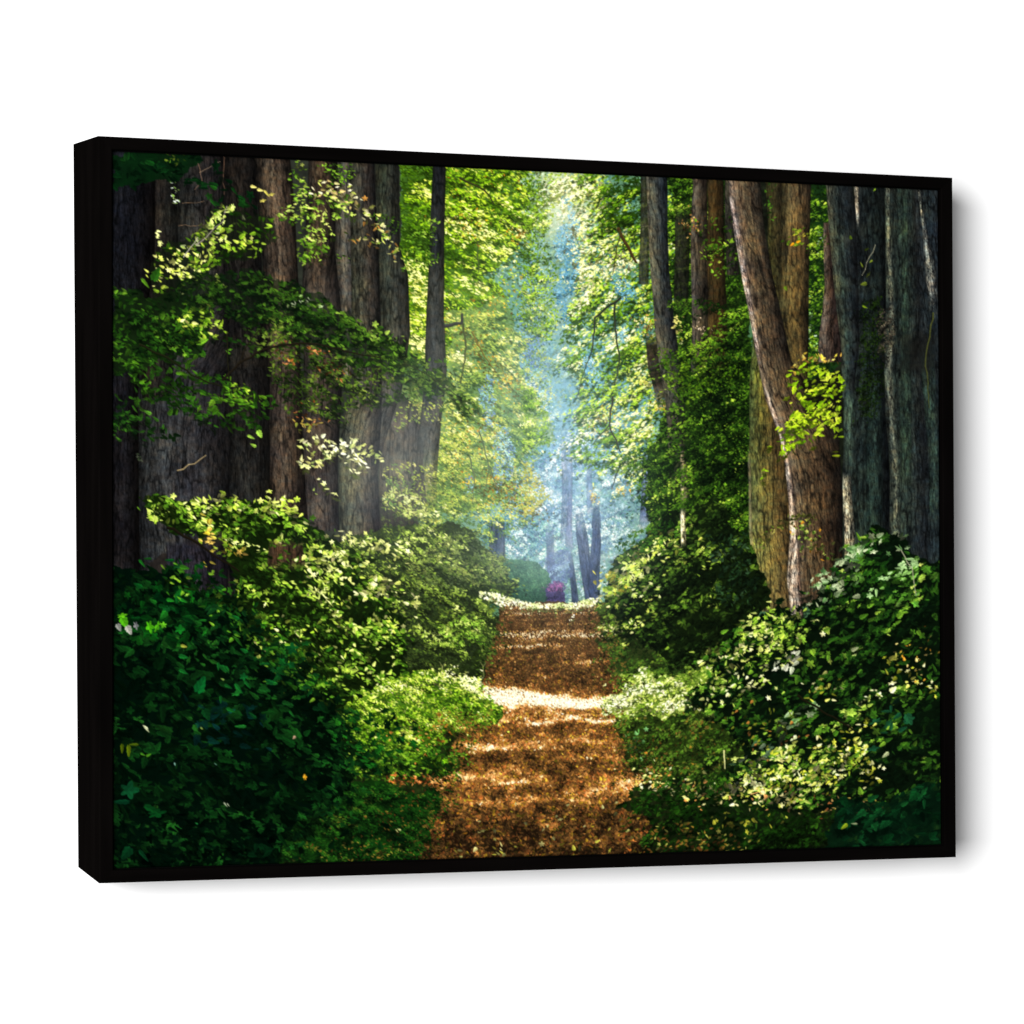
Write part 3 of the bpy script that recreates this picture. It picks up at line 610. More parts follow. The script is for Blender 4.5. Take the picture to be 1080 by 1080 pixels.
dots([A(368, 745)[0], A(380, 768)[0], A(392, 735)[0], A(250, 505)[0], A(244, 512)[0]], [(110, 160, 50), (140, 180, 80)], (8, 11))
foliage(A(310, 595, 340, 600, 400, 640, 390, 665, 330, 650), BL, (4, 6), .9, None, bias=.1, wob=.6)
foliage(A(730, 680, 790, 650, 850, 660, 860, 700, 790, 710, 740, 740), HZ, (2.6, 4), .45, None, alpha=.8)
# cream leaves across the trunks
CR = [(234, 238, 172), (246, 248, 206), (204, 216, 124), (220, 230, 150)]
foliage(A(495, 735, 560, 738, 650, 748, 680, 775, 705, 800, 700, 818, 640, 812, 600, 790, 570, 800, 545, 838, 498, 825, 492, 780), [(110, 130, 60), (190, 204, 120), (232, 238, 180), (250, 250, 230)], (4.5, 8), 1.0, None, bias=.22, rnd=.35, wob=.6, clump=.15)
along(A(495, 700, 530, 730), 5, 22, [(150, 130, 70), (190, 170, 100), (120, 130, 60)], (4, 6)); dots([A(530, 880)[0], A(536, 890)[0]], [(140, 160, 90)], 4)
foliage(A(700, 870, 740, 865, 790, 890, 840, 930, 835, 955, 770, 950, 700, 935), [(90, 106, 50), (146, 164, 86), (196, 206, 130), (236, 240, 196)], (3, 5.5), 1.1, None, bias=.12)

# ---- undergrowth behind, left of the path
HB = [(34, 44, 22), (52, 68, 32), (78, 98, 42), (112, 136, 56), (164, 190, 92), (226, 236, 160)]
foliage(C_(520, 170, 700, 150, 800, 125, 900, 130, 980, 200, 1045, 265, 1035, 320, 960, 320, 1000, 380, 985, 440, 900, 470, 850, 500, 760, 500, 700, 380, 600, 260), HB, (2.6, 5), 1.6, (36, 46, 28), 1, rnd=.42, clump=.34, mid=.3, bias=-.14,
        lights=[(470, 668, 26, 7, .35), (505, 665, 14, 8, .35), (430, 600, 40, 30, -.05), (470, 690, 60, 8, -.3), (490, 590, 30, 30, -.02), (440, 560, 20, 8, .25), (520, 632, 10, 3, .4)])
foliage(P(430, 585, 500, 560, 545, 600, 500, 625, 440, 625), [(70, 84, 56), (96, 112, 66), (130, 140, 74)], (2.4, 4), .7, None, alpha=.7)
foliage(C_(840, 380, 930, 360, 985, 400, 980, 440, 900, 430, 840, 410), [(50, 80, 24), (96, 136, 46), (150, 186, 80), (220, 232, 150)], (3, 4.6), 1.0, None, bias=.05)
foliage(P(420, 690, 520, 690, 512, 712, 440, 712), [(22, 28, 16), (36, 48, 24), (60, 74, 34)], (2.6, 4), 1.3)
along(C_(965, 318, 1080, 325), 1.5, 60, [(235, 240, 200), (200, 215, 140)], (2, 3.4))

# ---- bright bush, left
foliage(C_(95, 60, 150, 45, 190, 70, 300, 62, 320, 70, 400, 75, 440, 70, 500, 105, 570, 150, 620, 190, 700, 210, 640, 250, 700, 290, 740, 300, 730, 340, 770, 390, 770, 450, 760, 520, 700, 580, 600, 600, 500, 560, 430, 480, 350, 400, 320, 330, 330, 260, 300, 200, 230, 150, 150, 130, 100, 110),
        [(14, 28, 8), (34, 58, 16), (66, 104, 28), (112, 152, 50), (170, 196, 86), (236, 242, 176)], (4.5, 8.5), 1.4, (16, 28, 8), 1, rnd=.42, clump=.36, mid=.3, bias=-.1,
        lights=[(170, 540, 18, 10, .4), (225, 534, 30, 8, .4), (290, 535, 18, 8, .45), (345, 590, 26, 12, .3), (390, 690, 30, 20, .15), (300, 640, 30, 20, -.1), (260, 560, 30, 10, -.1), (350, 610, 20, 20, .25), (280, 700, 20, 20, .12), (330, 730, 40, 10, -.1), (370, 625, 30, 10, .15)])
fill(P(150, 590, 236, 560, 244, 640, 240, 652, 190, 620), (34, 30, 28), .85, .6, .2)
trunk(P(176, 570, 178, 655), P(238, 570, 242, 655), [(46, 46, 56), (40, 38, 46), (26, 22, 26)], amp=.45, alpha=.95, fade=(6, 10)); trunk(P(284, 568, 282, 602), P(318, 568, 322, 602), [(70, 52, 44), (56, 40, 34)], fade=(8, 10), alpha=.9)
foliage(C_(390, 160, 540, 160, 540, 250, 390, 260), [(14, 28, 8), (50, 84, 20), (112, 152, 50), (200, 220, 110)], (4.5, 8), .45, None)
foliage(C_(200, 130, 340, 130, 360, 200, 330, 230, 260, 180), [(34, 60, 14), (80, 120, 34), (150, 180, 60), (210, 210, 110)], (5, 8), .8, None, wob=.7)
for (a, b, c_, d_, n) in [(270, 165, 14, 26, 16), (340, 195, 16, 14, 12)]:
    dots([(C_(a, b)[0][0] + rng.normal(0, c_ / 2.4), C_(a, b)[0][1] + rng.normal(0, d_ / 2.4)) for _ in range(n)], [(220, 205, 100), (200, 180, 70), (225, 190, 110)], (5, 9))
fill(P(152, 536, 158, 538, 166, 546, 172, 550, 164, 551, 156, 546), (196, 214, 120), .9, .5)
along(C_(100, 80, 150, 100, 190, 120), 6, 40, [(44, 76, 16), (84, 124, 36), (34, 58, 14), (150, 180, 70)], (5, 8))
CL = [(222, 236, 140), (200, 222, 104), (176, 206, 84), (242, 248, 186)]
along(C_(240, 75, 300, 65, 345, 85), 5, 34, CL, (5, 9)); along(C_(400, 90, 430, 68, 470, 85, 500, 110), 6, 62, CL, (5, 9)); along(C_(600, 160, 650, 165, 720, 190, 770, 200), 4, 54, CR, (5, 8))
along(C_(520, 190, 560, 215, 600, 200), 8, 46, CL, (4, 8)); along(C_(650, 310, 690, 285, 740, 280), 5, 54, CR, (5, 8)); along(C_(775, 322, 800, 325), 3, 8, CR, (7, 9))
along(C_(690, 370, 750, 380), 7, 50, CL, (3.5, 6)); along(C_(560, 230, 640, 300), 14, 60, CL, (4, 7)); along(C_(400, 400, 540, 440), 22, 60, CL[1:] + [(150, 190, 60)], (4, 8)); along(C_(420, 490, 490, 540), 12, 34, CL, (3, 7)); along(C_(600, 380, 700, 500), 22, 80, [(130, 176, 60), (176, 206, 96), (210, 226, 140)], (4, 8))
branch(C_(160, 135, 220, 165, 300, 220, 340, 245), 3, 1.6, (22, 18, 12)); branch(C_(380, 440, 450, 395), 1.4, .8, (30, 26, 14))
dots([C_(205, 375)[0]], [(120, 110, 60)], 4)

# ---- grass and litter, ground
BR = [(26, 18, 10), (58, 42, 24), (94, 67, 38), (138, 97, 54), (194, 140, 86), (240, 202, 152), (255, 252, 240)]
path = P(528, 634, 629, 634, 634, 655, 644, 680, 652, 712, 660, 740, 690, 790, 720, 850, 740, 925, 425, 925, 440, 880, 462, 840, 474, 790, 494, 756, 508, 716, 517, 688, 526, 664, 529, 650)
fill(P(400, 640, 860, 640, 860, 925, 400, 925), (34, 46, 20), .0)
GD = [(10, 26, 8), (22, 48, 12), (40, 76, 18), (66, 108, 30), (110, 145, 52)]
foliage(P(630, 690, 800, 690, 850, 925, 660, 925, 640, 760), GD, (3, 5), 1.6, (30, 42, 18), 1, bias=-.05)
fill(path, (70, 48, 28), 1, .5, .2)
bands = [(776, 600, 14, 80, .12, 0), (895, 580, 36, 180, -.22, 0), (800, 560, 8, 90, -.1, .03), (858, 600, 7, 60, -.06, 0), (707, 580, 14, 80, -.06, 0),  # y, x centre, half thickness, half length, gain, slope
    (640, 570, 2.0, 75, .9, .0), (647, 575, 1.8, 60, .75, .0), (653, 560, 1.2, 30, .3, .0), (658, 605, 1.4, 34, .5, .0), (667, 560, 2.4, 50, .95, -.02), (671, 590, 2.6, 56, .85, .0), (672, 640, 2, 30, .5, .04), (682, 560, 2.2, 34, .85, -.01), (690, 610, 1.3, 24, .2, 0), (698, 615, 1.8, 28, .5, .01), (713, 580, 1.5, 17, .55, .0),
    (734, 532, 10, 40, 1.3, .1), (740, 590, 11, 60, .62, .03), (733, 560, 6, 50, .5, 0), (744, 625, 8, 36, 1.0, -.05), (739, 655, 5, 20, .5, 0), (761, 600, 3, 80, .6, .02), (782, 580, 3, 60, .3, .02), (790, 560, 2.4, 40, .3, .0), (774, 600, 3, 60, .05, 0), (786, 510, 6, 30, .3, .1),
    (823, 500, 6, 85, .5, -.02), (828, 655, 9, 42, .62, .12), (836, 610, 3, 30, .3, 0), (790, 520, 4, 40, .25, 0), (846, 530, 4, 34, .5, -.04), (843, 590, 5, 40, .3, .0), (873, 578, 4, 12, .3, 0), (800, 620, 4, 40, .25, .02), (812, 540, 3, 30, .2, 0), (755, 540, 3, 30, .35, 0), (790, 480, 5, 20, .3, -.1), (808, 580, 6, 90, -.05, 0)]


DAP = noise(26, 5) * .8 + noise(10, 3) * .4


def litter(poly, n, pal, base, smin, smax):
    xs = [p[0] for p in poly]; ys = [p[1] for p in poly]
    y = min(ys) + (max(ys) - min(ys)) * rng.random(n) ** .8
    x = rng.uniform(min(xs), max(xs), n)
    k = inside(x + at_map(WOBX, x, y) * np.clip((y - 630) / 60, .3, 1.6), y + at_map(WOBY, x, y) * .3, poly); x, y = x[k], y[k]
    t = base + rng.uniform(-.22, .22, len(x)) + .14 * at_map(N_CL, x, y) + .1 * at_map(N_FINE, x, y) + np.where(rng.random(len(x)) < .05, .25, 0)
    yy = y + at_map(WOBY, x, y) * np.clip((y - 640) / 120, .06, .55)
    dap = np.clip(.9 + np.where(y < 725, .45, .8) * at_map(DAP, x, y), .15, 1.4)
    for (by, bx, hy, hx, g, sl) in bands:
        t += g * np.exp(-((yy - by - (x - bx) * sl) / hy) ** 2) * np.exp(-np.abs((x - bx) / hx) ** 4) * rng.uniform(.6, 1.1, len(x)) * dap
    s = smin + (smax - smin) * np.clip((y - 640) / 260, 0, 1) ** 1.3
    s = s * rng.uniform(.7, 1.3, len(x))
    c = palette(pal, t)
    yel = rng.random(len(x)) < .12
    c = np.where(yel[:, None] & (t < .8)[:, None], c * np.array([1.1, 1.25, .8]), c)
    red = rng.random(len(x)) < .2
    c = np.where(red[:, None] & (t < .85)[:, None], c * np.array([1.08, .92, .88]), c)
    far_ = (np.clip((735 - y) / 60, 0, 1) * .34)[:, None]
    c = c * (1 - far_) + far_ * np.array([124, 104, 74]) / 255 * (.55 + 1.1 * c.mean(1, keepdims=True))
    o = np.argsort(y + rng.uniform(-3, 3, len(x)))
    stamp_all(x[o], y[o], s[o], (c[o] * (1 + rng.normal(0, .08, (len(x), 1)))).astype(np.float32))


fill(P(512, 729, 540, 727, 600, 731, 648, 735, 650, 750, 600, 749, 560, 748, 530, 742), (200, 160, 112), .9, .4, .3, soft=3)
litter(path, 78000, BR, .3, 1.2, 6.0)
along(P(470, 895, 700, 890), 16, 70, [(170, 170, 80), (130, 120, 50), (180, 175, 130), (150, 150, 100)], (4, 7)); along(P(480, 860, 690, 855), 16, 60, [(150, 140, 50), (130, 110, 50), (160, 160, 120)], (3, 5))

foliage(P(505, 624, 530, 628, 556, 634, 576, 637, 600, 636, 634, 631, 636, 639, 600, 641, 576, 642, 550, 641, 525, 638, 505, 632), [(120, 150, 70), (190, 206, 130), (240, 242, 200), (255, 255, 244)], (1.5, 3), 1.5, None, wob=.25, bias=.2)
along(P(520, 634, 560, 641, 600, 643, 632, 640), 1.6, 60, [(200, 170, 110), (150, 120, 60), (220, 210, 150)], (1.5, 2.6))
foliage(P(505, 634, 532, 640, 530, 660, 522, 690, 505, 700), HB, (2.4, 4), 1.2, None, bias=-.05)
fill(P(628, 636, 650, 636, 655, 662, 634, 660), (50, 66, 28), 1, .3)
foliage(P(630, 640, 655, 638, 665, 690, 656, 700, 646, 676), [(40, 60, 20), (80, 104, 36), (140, 160, 70), (210, 216, 140)], (2.4, 4), 1.0, None, bias=0)

# grass verge, right of the path
foliage(P(640, 640, 690, 640, 700, 665, 650, 668), [(70, 100, 30), (130, 160, 60), (190, 205, 110)], (2, 4), 1.2)
foliage(P(632, 676, 660, 680, 760, 690, 800, 720, 700, 712, 650, 722), [(26, 40, 16), (44, 68, 26), (74, 106, 38), (110, 130, 50)], (2.4, 4.2), 1.5, (46, 56, 26), .9, wob=.8)
foliage(D_(205, 560, 250, 520, 330, 505, 420, 500, 470, 470, 540, 470, 560, 560, 500, 590, 400, 615, 330, 630, 250, 630, 210, 605), [(70, 96, 30), (124, 156, 56), (186, 206, 104), (232, 240, 176), (253, 253, 236)], (2.4, 4.8), 1.7, (110, 136, 60), .9, bias=.1, rnd=.6, wob=1.5, clump=.34,
        lights=[(650, 735, 20, 14, .3), (690, 728, 26, 8, .3), (722, 740, 26, 6, .3), (680, 755, 40, 7, -.25), (740, 705, 20, 10, -.2)])
foliage(D_(240, 625, 400, 615, 520, 580, 560, 700, 470, 780, 400, 770, 300, 780, 260, 700), [(20, 30, 12), (38, 58, 18), (62, 92, 30), (96, 126, 50), (110, 84, 44)], (3, 5), 1.6, (36, 48, 18), .95, bias=-.02, rnd=.4, lights=[(690, 765, 30, 6, .15)])
along(D_(300, 720, 380, 740), 20, 60, [(120, 84, 40), (96, 66, 34), (190, 130, 60)], (2.6, 4)); along(D_(420, 700, 520, 640), 16, 40, [(110, 84, 40), (150, 120, 50)], (2.6, 4))
along(D_(280, 660, 300, 700), 6, 24, [(110, 160, 110), (80, 130, 70)], (4, 6))

# left verge grass
foliage(C_(640, 540, 700, 530, 780, 520, 850, 500, 930, 490, 965, 545, 1000, 590, 965, 640, 900, 660, 850, 680, 800, 740, 720, 780, 620, 760, 590, 640), [(34, 58, 12), (70, 108, 22), (112, 154, 40), (160, 190, 66), (214, 226, 124), (252, 252, 214)], (2.4, 4.2), 1.9, (60, 92, 28), .95, rnd=.5, wob=1.5, clump=.22, mid=.12, twigs=.35,
        lights=[(495, 720, 20, 10, .5), (480, 715, 16, 8, .3), (440, 728, 30, 8, .2), (510, 728, 8, 8, .4), (420, 800, 40, 20, -.3), (470, 750, 40, 14, .02), (400, 760, 30, 14, -.1), (425, 772, 10, 6, .35)])
foliage(C_(600, 680, 720, 690, 860, 690, 900, 720, 860, 765, 760, 790, 620, 780), [(14, 34, 10), (34, 66, 18), (62, 104, 30), (110, 150, 46), (150, 190, 70)], (4, 6.5), 1.3, None, bias=-.05)
foliage(C_(820, 600, 980, 600, 970, 650, 880, 670, 830, 650), [(50, 60, 20), (96, 110, 40), (130, 150, 60), (150, 90, 40)], (2.6, 4), .8)
along(C_(700, 650, 900, 690), 10, 60, [(190, 130, 70), (220, 170, 110), (140, 90, 40)], (2.6, 4.4)); along(C_(835, 715, 850, 760), 4, 14, [(130, 190, 40), (110, 170, 40)], (6, 9))
along(C_(720, 775, 870, 775), 3.5, 90, [(190, 110, 60), (220, 150, 100), (140, 80, 40)], (3, 5)); dots([(C_(765, 655)[0][0] + rng.normal(0, 5), C_(765, 655)[0][1] + rng.normal(0, 3)) for _ in range(26)], [(190, 215, 90), (220, 230, 130)], (3.5, 6))
foliage(C_(420, 870, 600, 785, 720, 785, 850, 800, 850, 860, 810, 930, 780, 990, 400, 995), [(8, 26, 8), (14, 44, 12), (26, 66, 18), (46, 88, 26), (84, 74, 30)], (2.6, 4.4), 1.8, (16, 46, 12), .97, bias=-.06, rnd=.35)
along(C_(560, 950, 800, 940), 16, 120, [(110, 84, 40), (90, 66, 30), (140, 130, 60)], (2.6, 4.4)); along(C_(700, 880, 850, 840), 14, 90, [(110, 78, 36), (84, 60, 26), (140, 110, 50)], (2.6, 4)); dots([C_(748, 900)[0], C_(740, 902)[0]], [(170, 180, 130)], 5)
for a in (845, 948):
    branch(C_(a + 12, 512, a + 10, 486, a + 2, 474), .9, .5, (150, 150, 110), .8); branch(C_(a + 10, 488, a + 18, 476), .7, .4, (150, 150, 110), .8)

for ln, cs, n in ((P(524, 655, 516, 690, 512, 715), [(60, 84, 34), (90, 116, 44), (40, 56, 24)], 90), (P(505, 750, 488, 790, 470, 830), [(60, 96, 26), (100, 140, 44), (40, 70, 20), (110, 100, 44)], 170), (P(468, 830, 450, 870, 432, 915), [(20, 50, 14), (40, 70, 22), (80, 66, 32), (26, 56, 18)], 220),
                  (P(632, 648, 646, 690, 656, 720), [(50, 70, 28), (80, 104, 38), (110, 90, 46), (96, 72, 40)], 260), (P(655, 755, 670, 790, 690, 830), [(50, 74, 24), (84, 110, 40), (110, 84, 44), (36, 54, 18)], 220), (P(690, 830, 705, 870, 720, 915), [(30, 46, 14), (90, 70, 34), (50, 60, 22), (120, 92, 50)], 200)):
    along(ln, 8, int(n * 1.2), cs, (2.4, 4.6))
along(P(452, 722, 480, 712, 505, 722, 512, 732), 6, 110, [(250, 250, 220), (232, 238, 170), (206, 220, 130)], (2.4, 4.4)); along(P(400, 735, 440, 740, 470, 735), 9, 60, [(220, 228, 150), (180, 206, 90)], (2.4, 4.4))
along(P(470, 770, 500, 758), 7, 50, [(150, 100, 54), (196, 146, 84), (110, 74, 40)], (2.4, 4)); along(P(640, 745, 690, 750, 740, 742), 6, 120, [(250, 250, 224), (234, 238, 180), (190, 206, 110)], (2.4, 4.4)); along(P(645, 668, 680, 665, 700, 672), 4, 70, [(232, 238, 160), (200, 214, 120), (246, 246, 200)], (2.4, 4))
# ---- dark mass, lower left
FD = [(2, 12, 5), (6, 27, 9), (11, 43, 15), (18, 58, 20), (30, 77, 26), (50, 102, 34)]
low = C_(-60, 230, 90, 235, 190, 245, 250, 290, 330, 330, 370, 400, 430, 470, 500, 510, 570, 580, 620, 640, 600, 700, 612, 770, 600, 820, 520, 860, 450, 920, 440, 1060, -60, 1060)
foliage(low, FD, (8, 14), 1.4, (2, 12, 6), 1, clump=.32, rnd=.3, bias=-.14, grad=(250, 620, 250, 900, .06, -.12), lights=[(180, 640, 80, 30, .05)])
foliage(low, FD, (13, 21), .5, None, clump=.3, rnd=.25, bias=-.12, grad=(250, 620, 250, 900, .05, -.12))
foliage(C_(200, 560, 420, 600, 420, 700, 240, 700), [(4, 24, 20), (8, 40, 34), (12, 54, 56), (16, 66, 60)], (8, 15), .5, None, alpha=.75)
foliage(C_(20, 290, 200, 270, 300, 330, 250, 420, 120, 460, 20, 420), [(3, 26, 10), (8, 50, 14), (16, 76, 20), (40, 116, 34)], (8, 14), .7, None)
foliage(C_(560, 590, 700, 600, 760, 660, 740, 740, 640, 780, 600, 700), [(4, 22, 8), (12, 48, 16), (26, 84, 24), (60, 130, 40)], (6, 10), 1.0, None, bias=-.08)
foliage(C_(20, 850, 300, 860, 440, 900, 430, 1050, -40, 1050), [(0, 4, 2), (2, 14, 6), (5, 28, 12)], (8, 14), .8, None, bias=-.1)
foliage(C_(330, 340, 440, 360, 470, 420, 560, 500, 560, 560, 480, 540, 400, 470), [(8, 26, 8), (22, 60, 16), (60, 110, 30), (130, 170, 60), (220, 230, 130)], (5, 8.5), .6, None, bias=-.03, rnd=.5)
for ln in (C_(190, 250, 320, 330, 400, 430, 500, 500, 600, 600), C_(200, 260, 330, 350, 420, 450, 540, 540)):
    along(ln, 12, 150, [(10, 40, 14), (24, 66, 20), (44, 92, 26), (16, 54, 24)], (6, 12)); along(ln, 14, 60, [(84, 134, 40), (120, 164, 56), (60, 110, 30)], (5, 9))
along(C_(600, 640, 612, 780, 560, 850, 470, 930), 8, 160, [(8, 34, 14), (16, 54, 20), (26, 74, 26)], (6, 11))
along(C_(250, 470, 480, 560), 26, 60, [(20, 84, 34), (14, 66, 30), (30, 100, 40)], (9, 15)); along(C_(60, 300, 250, 330), 18, 50, [(18, 84, 28), (30, 104, 34), (12, 64, 24)], (8, 14))
# singled-out leaves
for (x, y, s, c) in [(48, 370, 15, (70, 140, 26)), (44, 358, 12, (84, 150, 30)), (115, 384, 14, (70, 150, 26)), (135, 384, 14, (80, 160, 30)), (150, 382, 9, (96, 170, 44)), (35, 385, 10, (120, 124, 130)), (60, 390, 13, (150, 150, 158)), (80, 382, 11, (110, 112, 124)),
                     (198, 435, 9, (150, 156, 70)), (240, 540, 22, (12, 76, 34)), (60, 800, 22, (12, 60, 34)), (50, 830, 22, (8, 52, 30)), (130, 860, 22, (8, 50, 20)), (115, 845, 22, (10, 56, 22)), (60, 955, 20, (8, 48, 24)), (95, 960, 18, (8, 46, 24)),
                     (45, 690, 12, (64, 80, 12)), (62, 695, 14, (74, 90, 14)), (78, 684, 12, (66, 84, 16)), (95, 708, 7, (60, 110, 30)), (110, 712, 7, (70, 124, 34)), (105, 643, 10, (190, 196, 172)), (106, 642, 8, (200, 206, 184)), (178, 733, 4, (110, 150, 150)), (282, 735, 4, (90, 130, 120)),
                     (508, 769, 7, (190, 140, 40)), (504, 766, 5, (210, 160, 60)), (305, 834, 7, (150, 160, 150)), (313, 836, 5, (170, 176, 166)), (482, 665, 5, (170, 140, 130)), (234, 885, 4, (30, 100, 50)), (245, 642, 4, (110, 130, 70)), (300, 520, 5, (120, 150, 80)),
                     (170, 275, 6, (120, 160, 50)), (180, 265, 7, (150, 190, 70)), (190, 272, 6, (130, 176, 50)), (198, 300, 6, (120, 170, 50)), (210, 305, 6, (150, 190, 80)), (160, 300, 6, (60, 120, 30)), (190, 315, 6, (90, 150, 40))]:
    dots([C_(x, y)[0]], [c], s)

# ---- right bush by the path
foliage(D_(212, 250, 250, 205, 335, 150, 400, 90, 480, 60, 600, 200, 620, 330, 560, 380, 480, 450, 400, 480, 330, 440, 260, 400, 215, 340), [(10, 18, 8), (26, 42, 16), (46, 70, 24), (76, 106, 36), (130, 158, 64), (206, 218, 120)], (4, 7.5), 1.5, (16, 26, 10), 1, rnd=.38, bias=-.12, clump=.34, mid=.28,
        lights=[(675, 600, 20, 20, .5), (700, 575, 18, 10, .5), (650, 620, 16, 16, .5), (690, 650, 14, 8, .2), (740, 570, 12, 14, .25), (790, 600, 12, 60, -.2), (760, 660, 50, 20, -.15), (645, 645, 14, 10, .15), (660, 665, 20, 4, .4)])
along(D_(210, 320, 260, 260, 310, 200, 370, 165), 8, 170, [(226, 236, 140), (200, 218, 96), (240, 244, 176), (166, 196, 74)], (4, 7)); along(D_(200, 250, 250, 280), 6, 30, [(200, 190, 70), (170, 170, 60)], (4, 6))
along(D_(270, 230, 330, 290), 9, 60, [(230, 238, 180), (190, 214, 110)], (4, 7)); along(D_(200, 390, 300, 380), 4, 90, [(210, 222, 130), (236, 240, 180), (150, 176, 70)], (2.6, 4.4))
foliage(P(642, 572, 690, 545, 720, 560, 690, 580, 660, 590), [(30, 60, 16), (60, 100, 30), (110, 150, 50)], (4, 6.5), .8)
foliage(P(740, 560, 790, 560, 800, 640, 760, 640), [(16, 30, 16), (34, 58, 34), (60, 88, 60), (96, 120, 96)], (3.5, 7), .8, None, bias=-.1)
trunk(P(717, 535, 719, 578), P(723, 535, 724, 578), [(220, 212, 196), (150, 140, 120)], amp=.9, alpha=.85, fade=(8, 8))

# ---- big right bush
RB = [(8, 20, 9), (18, 42, 15), (36, 70, 22), (62, 102, 32), (110, 150, 54), (184, 204, 108), (244, 246, 200)]
big = D_(430, 580, 480, 500, 470, 465, 540, 400, 600, 350, 660, 335, 690, 360, 740, 330, 760, 280, 820, 210, 880, 160, 920, 138, 985, 160, 1000, 220, 1060, 230, 1090, 240, 1090, 1000, 800, 1000, 780, 880, 800, 840, 560, 830, 520, 760, 560, 700, 520, 640)
foliage(big, RB, (6, 11.5), 1.5, (8, 18, 8), 1, rnd=.38, clump=.34, mid=.3, bias=-.2,
        lights=[(795, 668, 22, 14, .4), (770, 690, 20, 10, .35), (825, 660, 14, 10, .2), (760, 720, 14, 8, .3), (790, 735, 30, 10, -.05), (850, 720, 26, 16, .05), (930, 705, 24, 12, .2), (885, 730, 16, 8, .2), (870, 800, 34, 16, .28), (850, 770, 24, 10, .25), (880, 830, 30, 10, .25), (800, 830, 30, 8, .5),
                (960, 850, 40, 40, -.25), (980, 720, 20, 80, -.08), (900, 655, 30, 20, .08), (830, 740, 20, 14, -.1)])
foliage(D_(760, 260, 860, 170, 960, 150, 1000, 230, 1060, 250, 1060, 330, 930, 330, 800, 330), [(14, 38, 14), (34, 72, 22), (62, 108, 34), (96, 144, 60), (150, 184, 140)], (7, 12), .8, None, bias=0)
PG = [(150, 176, 146), (116, 150, 108), (184, 200, 176), (90, 128, 84)]
along(D_(800, 240, 850, 200, 900, 160), 6, 44, PG, (6, 11)); along(D_(740, 310, 790, 275, 850, 255), 8, 50, PG, (6, 11)); along(D_(640, 500, 680, 475, 700, 460), 4, 16, [(214, 218, 216), (180, 190, 180)], (6, 11)); along(D_(940, 160, 980, 200), 6, 12, PG, (6, 9))
along(D_(660, 650, 700, 610, 740, 590), 5, 24, PG, (6, 11)); along(D_(560, 740, 640, 690), 8, 26, [(90, 116, 96), (120, 140, 124), (60, 88, 66)], (6, 10)); along(D_(900, 650, 960, 600), 12, 14, [(24, 66, 44), (30, 76, 50)], (10, 15))
along(D_(560, 400, 620, 370, 690, 360), 7, 70, [(170, 200, 90), (210, 224, 140), (130, 170, 60)], (5, 8)); along(D_(470, 490, 540, 450, 640, 440, 700, 450), 9, 120, [(216, 226, 140), (180, 204, 100), (240, 242, 190), (130, 160, 70)], (4, 8)); along(D_(470, 560, 560, 540, 640, 510), 8, 60, [(210, 220, 150), (150, 180, 80), (236, 238, 196)], (4, 7))
YE = [(236, 238, 130), (214, 220, 90), (246, 246, 200), (190, 200, 70)]
for ln, sp, n in [(D_(940, 530, 1000, 500), 7, 16), (D_(820, 650, 880, 620), 6, 12), (D_(720, 545, 810, 540), 8, 22), (D_(730, 690, 860, 690), 8, 34), (D_(640, 790, 780, 760), 10, 60), (D_(800, 720, 850, 700), 7, 40), (D_(600, 740, 640, 720), 6, 18), (D_(930, 470, 960, 460), 5, 10), (D_(860, 780, 900, 740), 8, 24), (D_(1020, 540, 1050, 560), 6, 10)]:
    along(ln, sp, n, YE, (4, 8))
along(D_(990, 460, 1000, 470), 14, 30, [(220, 180, 80), (210, 150, 60), (236, 214, 150)], (3, 5)); along(D_(560, 640, 700, 660), 16, 60, [(130, 130, 50), (100, 110, 40), (160, 110, 60)], (3, 6))
branch(D_(700, 560, 760, 600, 830, 640, 850, 655), 2.6, 1.4, (24, 22, 12)); branch(D_(580, 810, 640, 790), 1.4, .8, (190, 150, 100)); branch(P(950, 580, 962, 600, 966, 628), 1.2, .8, (150, 150, 140))
foliage(D_(470, 480, 560, 410, 660, 350, 700, 380, 700, 450, 640, 500, 560, 520, 480, 560), [(40, 70, 20), (90, 130, 40), (160, 190, 80), (226, 234, 150), (248, 248, 214)], (5, 8), .5, None, bias=.05)
foliage(D_(600, 700, 760, 660, 880, 680, 860, 760, 740, 800, 600, 800, 520, 820, 540, 760), [(20, 44, 12), (70, 104, 30), (150, 176, 60), (226, 232, 130), (250, 248, 206)], (5, 9), .45, None, bias=.02)
# foreground bits, lower right
foliage(D_(240, 830, 300, 790, 380, 770, 460, 790, 560, 830, 700, 840, 820, 860, 860, 1000, 300, 1000, 320, 900, 300, 860), [(6, 14, 4), (14, 34, 8), (26, 54, 14), (44, 76, 22), (84, 70, 34)], (4, 8), 1.35, (14, 24, 10), .9, bias=-.08)
along(D_(290, 765, 350, 790, 430, 800), 7, 110, [(236, 238, 160), (222, 200, 120), (246, 240, 210), (220, 150, 90)], (3, 6)); along(D_(400, 800, 560, 815, 700, 830), 6, 150, [(240, 226, 180), (236, 240, 170), (220, 160, 110), (170, 180, 80)], (3, 6)); along(D_(500, 800, 600, 790, 740, 740), 8, 90, [(246, 246, 206), (226, 234, 140), (200, 210, 110)], (4, 8))
along(D_(700, 840, 900, 850), 6, 60, [(210, 170, 120), (226, 200, 110), (180, 110, 70)], (3, 5)); foliage(D_(240, 815, 330, 800, 420, 820, 460, 870, 330, 880), [(8, 20, 6), (18, 44, 10), (34, 70, 18)], (5, 8), .9)
foliage(D_(340, 770, 480, 750, 540, 800, 440, 830, 360, 810), [(10, 24, 8), (26, 54, 16), (60, 96, 34), (120, 150, 66)], (5, 8), .8)
